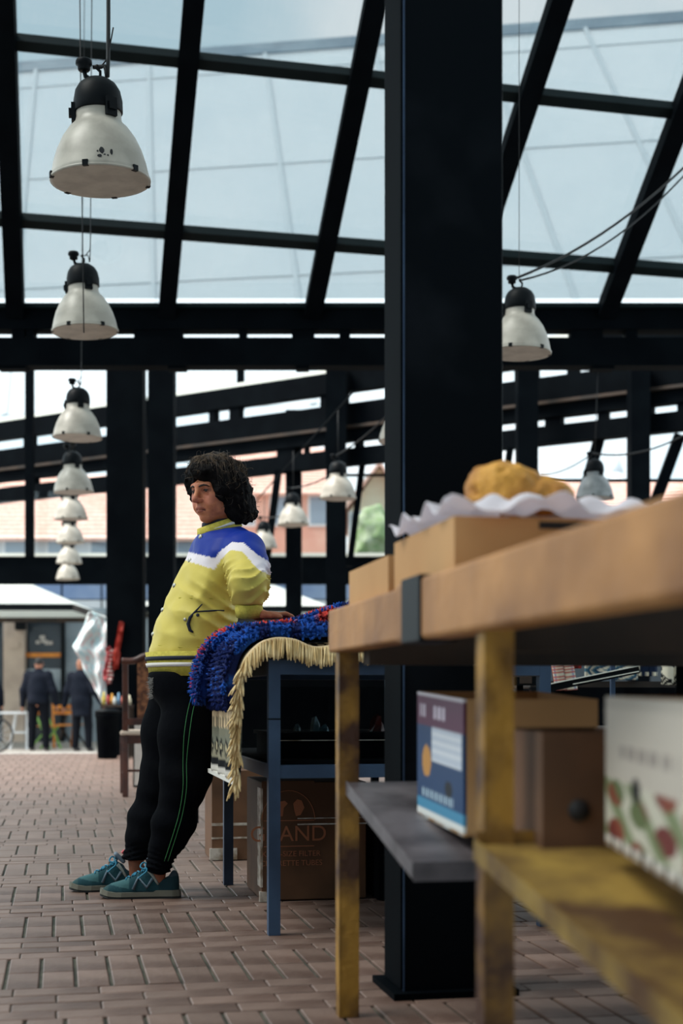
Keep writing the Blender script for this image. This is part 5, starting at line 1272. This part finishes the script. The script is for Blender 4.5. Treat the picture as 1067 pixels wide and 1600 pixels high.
man('bald man in long black coat seen from behind on the street', 128, 27.3, 1.80, True, -.35, -.06, .12, .25)
man('person in black cut off by the left edge of the picture', -24, 28.9, 1.8, False, .2, 0, .05, .1)

# ================================================================== STREET FURNITURE
ZS = -.31
M['green'] = mat('green_paint', S(136, 186, 92), .5); M['orange_wood'] = mat('orange_wood', S(222, 140, 48), .6, 0, S(186, 106, 34), 8); M['white_paint'] = mat('white_paint', S(228, 230, 232), .5); M['tyre'] = mat('tyre', (.02, .02, .022, 1), .8); M['pale_blue'] = mat('pale_blue_paint', S(170, 196, 206), .4)
def folding_chair(label, u, Y, m_, ms, turn, group):
    p = P(u, 1175, Y); b = Vector((p.x, Y, ZS)); R = Matrix.Rotation(turn, 3, 'Z'); t = thing('folding_chair', label, 'chair', b, group)
    def l(x, y, z): return b+R @ Vector((x, y, z))
    for s in (-.2, .2):
        bar('front_leg', l(s, -.22, 0), l(s, .2, .9), .035, .035, M[m_], t, up=(1, 0, 0)); bar('rear_leg', l(s*.9, .25, 0), l(s*.9, -.18, .46), .035, .035, M[m_], t, up=(1, 0, 0))
    for k in range(4): bar('seat_slat', l(-.2, -.18+k*.1, .46), l(.2, -.18+k*.1, .46), .08, .02, M[ms], t)
    for z in (.72, .84): bar('back_slat', l(-.2, .12+(z-.72)*.47, z), l(.2, .12+(z-.72)*.47, z), .02, .08, M[ms], t)
    return t
folding_chair('light green folding chair with orange seat behind the dark-haired man', 72, 28.6, 'green', 'orange_wood', 1.2, 'folding chairs in the street')
folding_chair('orange wooden folding chair between the two men', 99, 29.3, 'orange_wood', 'orange_wood', .3, 'folding chairs in the street')
folding_chair('dark folding chair with orange slats half behind the bald man', 112, 30.2, 'wood_dark', 'orange_wood', -.5, 'folding chairs in the street')
wt = thing('white_table', 'white street table left of the dark-haired man', 'table', P(25, 1175, 28.2)); b = P(25, 1175, 28.2); b.z = ZS
mesh('table_top', frame_box(b+Vector((0, 0, .73)), (.52, 0, 0), (0, .6, 0), (0, 0, .04)), BOXF, M['white_paint'], wt)
bar('leg', b+Vector((-.12, 0, 0)), b+Vector((.0, 0, .71)), .05, .05, M['white_paint'], wt, up=(0, 1, 0)); bar('leg', b+Vector((.22, 0, 0)), b+Vector((.22, 0, .71)), .05, .05, M['white_paint'], wt, up=(0, 1, 0)); bar('stretcher', b+Vector((-.06, 0, .34)), b+Vector((.22, 0, .34)), .04, .04, M['white_paint'], wt)
bk_ = thing('bicycle', 'bicycle with thin wheel at the left edge of the street', 'bicycle', P(-5, 1175, 26.6)); b = P(-6, 1175, 26.6); b.z = ZS+.33
def wheel(c): return tube('wheel', [c+Vector((.31*math.cos(t), 0, .31*math.sin(t))) for t in [k*math.pi/16 for k in range(32)]], .02, M['tyre'], bk_, 6, True)
for dx in (0, -1.02):
    w_ = wheel(b+Vector((dx, 0, 0)))
    for k in range(6): a_ = k*math.pi/6; bar('spoke', b+Vector((dx+.3*math.cos(a_), 0, .3*math.sin(a_))), b+Vector((dx-.3*math.cos(a_), 0, -.3*math.sin(a_))), .006, .006, M['white_paint'], w_, up=(0, 1, 0))
tube('fork', [b, b+Vector((-.1, 0, .35)), b+Vector((-.16, 0, .6))], .018, M['pale_blue'], bk_); tube('frame', [b+Vector((-.12, 0, .45)), b+Vector((-.6, 0, .05)), b+Vector((-.72, 0, .5)), b+Vector((-.12, 0, .45))], .018, M['pale_blue'], bk_); tube('handlebar', [b+Vector((-.16, -.25, .66)), b+Vector((-.16, 0, .62)), b+Vector((-.16, .25, .66))], .014, M['lamp_dark'], bk_); tube('frame_stay', [b+Vector((-.72, 0, .5)), b+Vector((-1.02, 0, 0)), b+Vector((-.6, 0, .05))], .014, M['pale_blue'], bk_)
M['canopy'] = sheer('white_canopy', S(248, 250, 246), .4)
def parasol(label, u, Y, half, zc, za):
    p = P(u, 950, Y); c = Vector((p.x, Y, 0)); t = thing('parasol', label, 'parasol', (p.x, Y, ZS), 'white street parasols')
    cs = [c+Vector((sx*half, sy*half*.8, zc)) for sx, sy in ((-1, -1), (1, -1), (1, 1), (-1, 1))]; ap = c+Vector((0, 0, za))
    o = mesh('canopy', cs+[ap], [(0, 1, 4), (1, 2, 4), (2, 3, 4), (3, 0, 4)], M['canopy'], t); md = o.modifiers.new('t', 'SOLIDIFY'); md.thickness = .02
    for i in range(4): bar('valance', cs[i]-Vector((0, 0, .06)), cs[(i+1) % 4]-Vector((0, 0, .06)), .02, .13, M['lamp_dark'] if i == 0 else M['wood_dark'], t)
    tube('pole', [c+Vector((0, 0, ZS)), ap-Vector((0, 0, .03))], .03, M['steel'], t, 8); mesh('base', frame_box(c+Vector((0, 0, ZS+.03)), (.6, 0, 0), (0, .6, 0), (0, 0, .06)), BOXF, M['steel'], t)
parasol('large white parasol at the left above the two men', -60, 30.2, 2.78, 2.56, 3.75); parasol('white parasol seen between the posts behind the woman', 370, 30.5, 1.98, 2.58, 3.45)

# ================================================================== BUILDINGS BEYOND
M['stucco'] = mat('beige_stucco', S(196, 178, 162), .85, 0, S(178, 160, 146), 2); M['shop_dark'] = mat('dark_shop_glass', (.012, .018, .024, 1), .15, 0, (.03, .04, .05, 1), .8, spec=.4); M['grey_glass'] = mat('grey_shop_glass', S(120, 132, 140), .15, 0, S(170, 180, 186), .7, spec=.4)
M['blue_glass'] = mat('blue_facade_glass', S(118, 142, 182), .25, 0, S(160, 178, 206), .5); M['roof_tile'] = mat('hazed_red_tiles', S(240, 204, 190), .9, 0, S(230, 180, 164), 9, 5, .35, .65, .5, 14, stretch=(1, .2, 1)); M['far_wall'] = mat('far_wall', S(226, 230, 233), .9, 0, S(212, 217, 222), .4); M['far_cream'] = mat('far_cream_wall', S(240, 226, 200), .9, 0, S(232, 196, 170), .4); M['far_brick'] = mat('far_brick_wall', S(236, 190, 172), .9, 0, S(224, 168, 150), .6); M['far_window'] = mat('far_window', S(150, 166, 182), .3)  # tile and far wall colours lightened to paint in distance haze
sf_ = thing('shop_front', 'beige and dark glass shop front behind the street tables', 'shop', P(60, 1175, 33))
def sbx(name, u0, u1, v0, v1, m_, parent=None, Y=33, d=.2): return hbar(name, u0, u1, v0, v1, Y, d, M[m_], parent or sf_)
VB = 1090+(H-ZS)*F/33
sbx('wall', -120, 4, 952, VB, 'shop_dark', Y=33.1); sbx('pillar', 5, 38, 950, VB, 'stucco', Y=32.9, d=.35); pn_ = sbx('shop_window', 38, 98, 950, VB, 'shop_dark', Y=33.15); sbx('mullion', 95, 100, 950, VB, 'lamp_dark', Y=33.0); p2_ = sbx('shop_window', 100, 260, 950, VB, 'grey_glass', Y=33.15)
sbx('wall', 260, 1200, 952, VB, 'shop_dark', Y=33.2); sbx('lintel', 36, 260, 952, 962, 'grey_glass', Y=33.05, d=.1); sbx('speaker_box', 23, 38, 964, 984, 'lamp_dark', Y=32.7); sbx('plaque', 15, 30, 1003, 1012, 'orange_wood' if False else 'stucco', Y=32.86, d=.03); sbx('window_shelf', 38, 98, 1020, 1027, 'orange_wood', Y=33.05, d=.1); sbx('counter', 40, 95, 1045, 1080, 'grey_glass', Y=33.08, d=.1)
for i, (u, v, w_, h_) in enumerate(((62, 993, 8, 6), (56, 1001, 6, 5), (70, 1002, 12, 5), (64, 1000, 10, 4))): sbx('window_sign', u, u+w_, v, v+h_, 'white_board', pn_, Y=33.1, d=.03)
gf = thing('glass_building', 'blue glass front building above the parasols', 'building', P(300, 1100, 39))
for k in range(16): hbar('glass_panel', -150+k*62, -150+k*62+59, 884, 936, 39, .1, M['blue_glass'], gf); hbar('spandrel', -150+k*62, -150+k*62+59, 938, 1000, 39, .1, M['far_wall'], gf)
hbar('frame', -155, 850, 880, 1130, 39.12, .6, M['steel_green'], gf)
def house(label, u0, u1, v_eave, v_ridge, Y, wall_m, gable=False, nwin=4, vwall=1100):
    p0, p1 = P(u0, v_eave, Y), P(u1, v_eave, Y); zr = P(u0, v_ridge, Y+4).z; t = thing('house', label, 'house', ((p0.x+p1.x)/2, Y, ZS))
    hgt = p0.z-ZS; mesh('wall', frame_box(((p0.x+p1.x)/2, Y+4, ZS+hgt/2), (p1.x-p0.x, 0, 0), (0, 8, 0), (0, 0, hgt)), BOXF, M[wall_m], t)
    x0, x1 = p0.x-.3, p1.x+.3
    if gable:
        xm = (x0+x1)/2; rv = [(x0, Y-.4, p0.z), (xm, Y-.4, zr), (x1, Y-.4, p0.z), (x0, Y+8.4, p0.z), (xm, Y+8.4, zr), (x1, Y+8.4, p0.z)]
        mesh('gable', [(p0.x, Y, p0.z), (xm, Y, zr-.15), (p1.x, Y, p0.z), (p0.x, Y+.2, p0.z), (xm, Y+.2, zr-.15), (p1.x, Y+.2, p0.z)], [(0, 2, 1), (3, 4, 5), (0, 1, 4, 3), (1, 2, 5, 4)], M[wall_m], t)
        o = mesh('roof', rv, [(0, 1, 4, 3), (1, 2, 5, 4)], M['roof_tile'], t)
    else:
        rv = [(x0, Y-.4, p0.z-.1), (x1, Y-.4, p0.z-.1), (x1, Y+4, zr), (x0, Y+4, zr), (x1, Y+8.4, p0.z-.1), (x0, Y+8.4, p0.z-.1)]; o = mesh('roof', rv, [(0, 1, 2, 3), (3, 2, 4, 5)], M['roof_tile'], t)
        mesh('gable', [(p0.x, Y, p0.z), (p0.x, Y+4, zr-.1), (p0.x, Y+8, p0.z), (p1.x, Y, p0.z), (p1.x, Y+4, zr-.1), (p1.x, Y+8, p0.z)], [(0, 1, 2), (5, 4, 3)], M[wall_m], t)
        nrow = 16
        for k in range(1, nrow): z = p0.z-.1+(zr-p0.z+.1)*k/nrow; y = Y-.4+4.4*k/nrow; bar('tile_course', (x0, y, z+.02), (x1, y, z+.02), .06, .05, M['roof_tile'], o)
    md = o.modifiers.new('t', 'SOLIDIFY'); md.thickness = .12
    for k in range(nwin):
        u = u0+(u1-u0)*(k+.5)/nwin; w = .45; c = P(u, v_eave+30, Y)
        f_ = mesh('window', frame_box((c.x, Y-.02, c.z), (1.0, 0, 0), (0, .08, 0), (0, 0, 1.3)), BOXF, M['white_paint'], t); mesh('pane', frame_box((c.x, Y-.07, c.z), (.8, 0, 0), (0, .03, 0), (0, 0, 1.1)), BOXF, M['far_window'], f_)
    return t
house('long haze-paled house with red tiled roof beyond the left windows', -140, 330, 838, 742, 47, 'far_wall', nwin=7)
house('pink brick house seen between the posts left of the column', 350, 530, 768, 700, 58, 'far_brick', nwin=3)
house('cream gabled house just left of the big column', 545, 640, 800, 752, 46, 'far_cream', True, 2)
house('long house with haze-paled red roof beyond the right windows', 660, 1230, 850, 752, 52, 'far_wall', nwin=8)
ms = thing('minaret', 'thin pointed spire in the bright sky at the right', 'spire', P(965, 760, 95)); mc = P(965, 745, 95); lathe('shaft', [(.9, -16.5), (.9, -1.2), (1.3, -1.0), (1.3, -.4), (.5, -.3), (.4, .3)], M['far_wall'], ms, 12, mc); lathe('spire_tip', [(.45, .3), (.10, 1.3), (.03, 2.4), (0, 2.5)], M['far_wall'], ms, 12, mc)
M['leaf'] = mat('pale_leaves', S(150, 176, 120), .8, 0, S(196, 206, 170), 3); tr0 = P(590, 900, 43)
tt = thing('street_tree', 'pale green tree just left of the big column', 'tree', (tr0.x, 43, ZS)); tc_ = np.array(P(588, 838, 43))
tube('trunk', [(tr0.x, 43, ZS), (tr0.x+.05, 43, 2.5), (tc_[0], 43, tc_[2])], [.16, .12, .06], M['wood_dark'], tt, 8)
sdf_obj('crown', lambda p: ell(p, tc_, (.75, .8, .85))+.16*wob(p, 6)+.08*wob(p, 14, 1), tc_-1.3, tc_+1.3, .09, M['leaf'], tt)
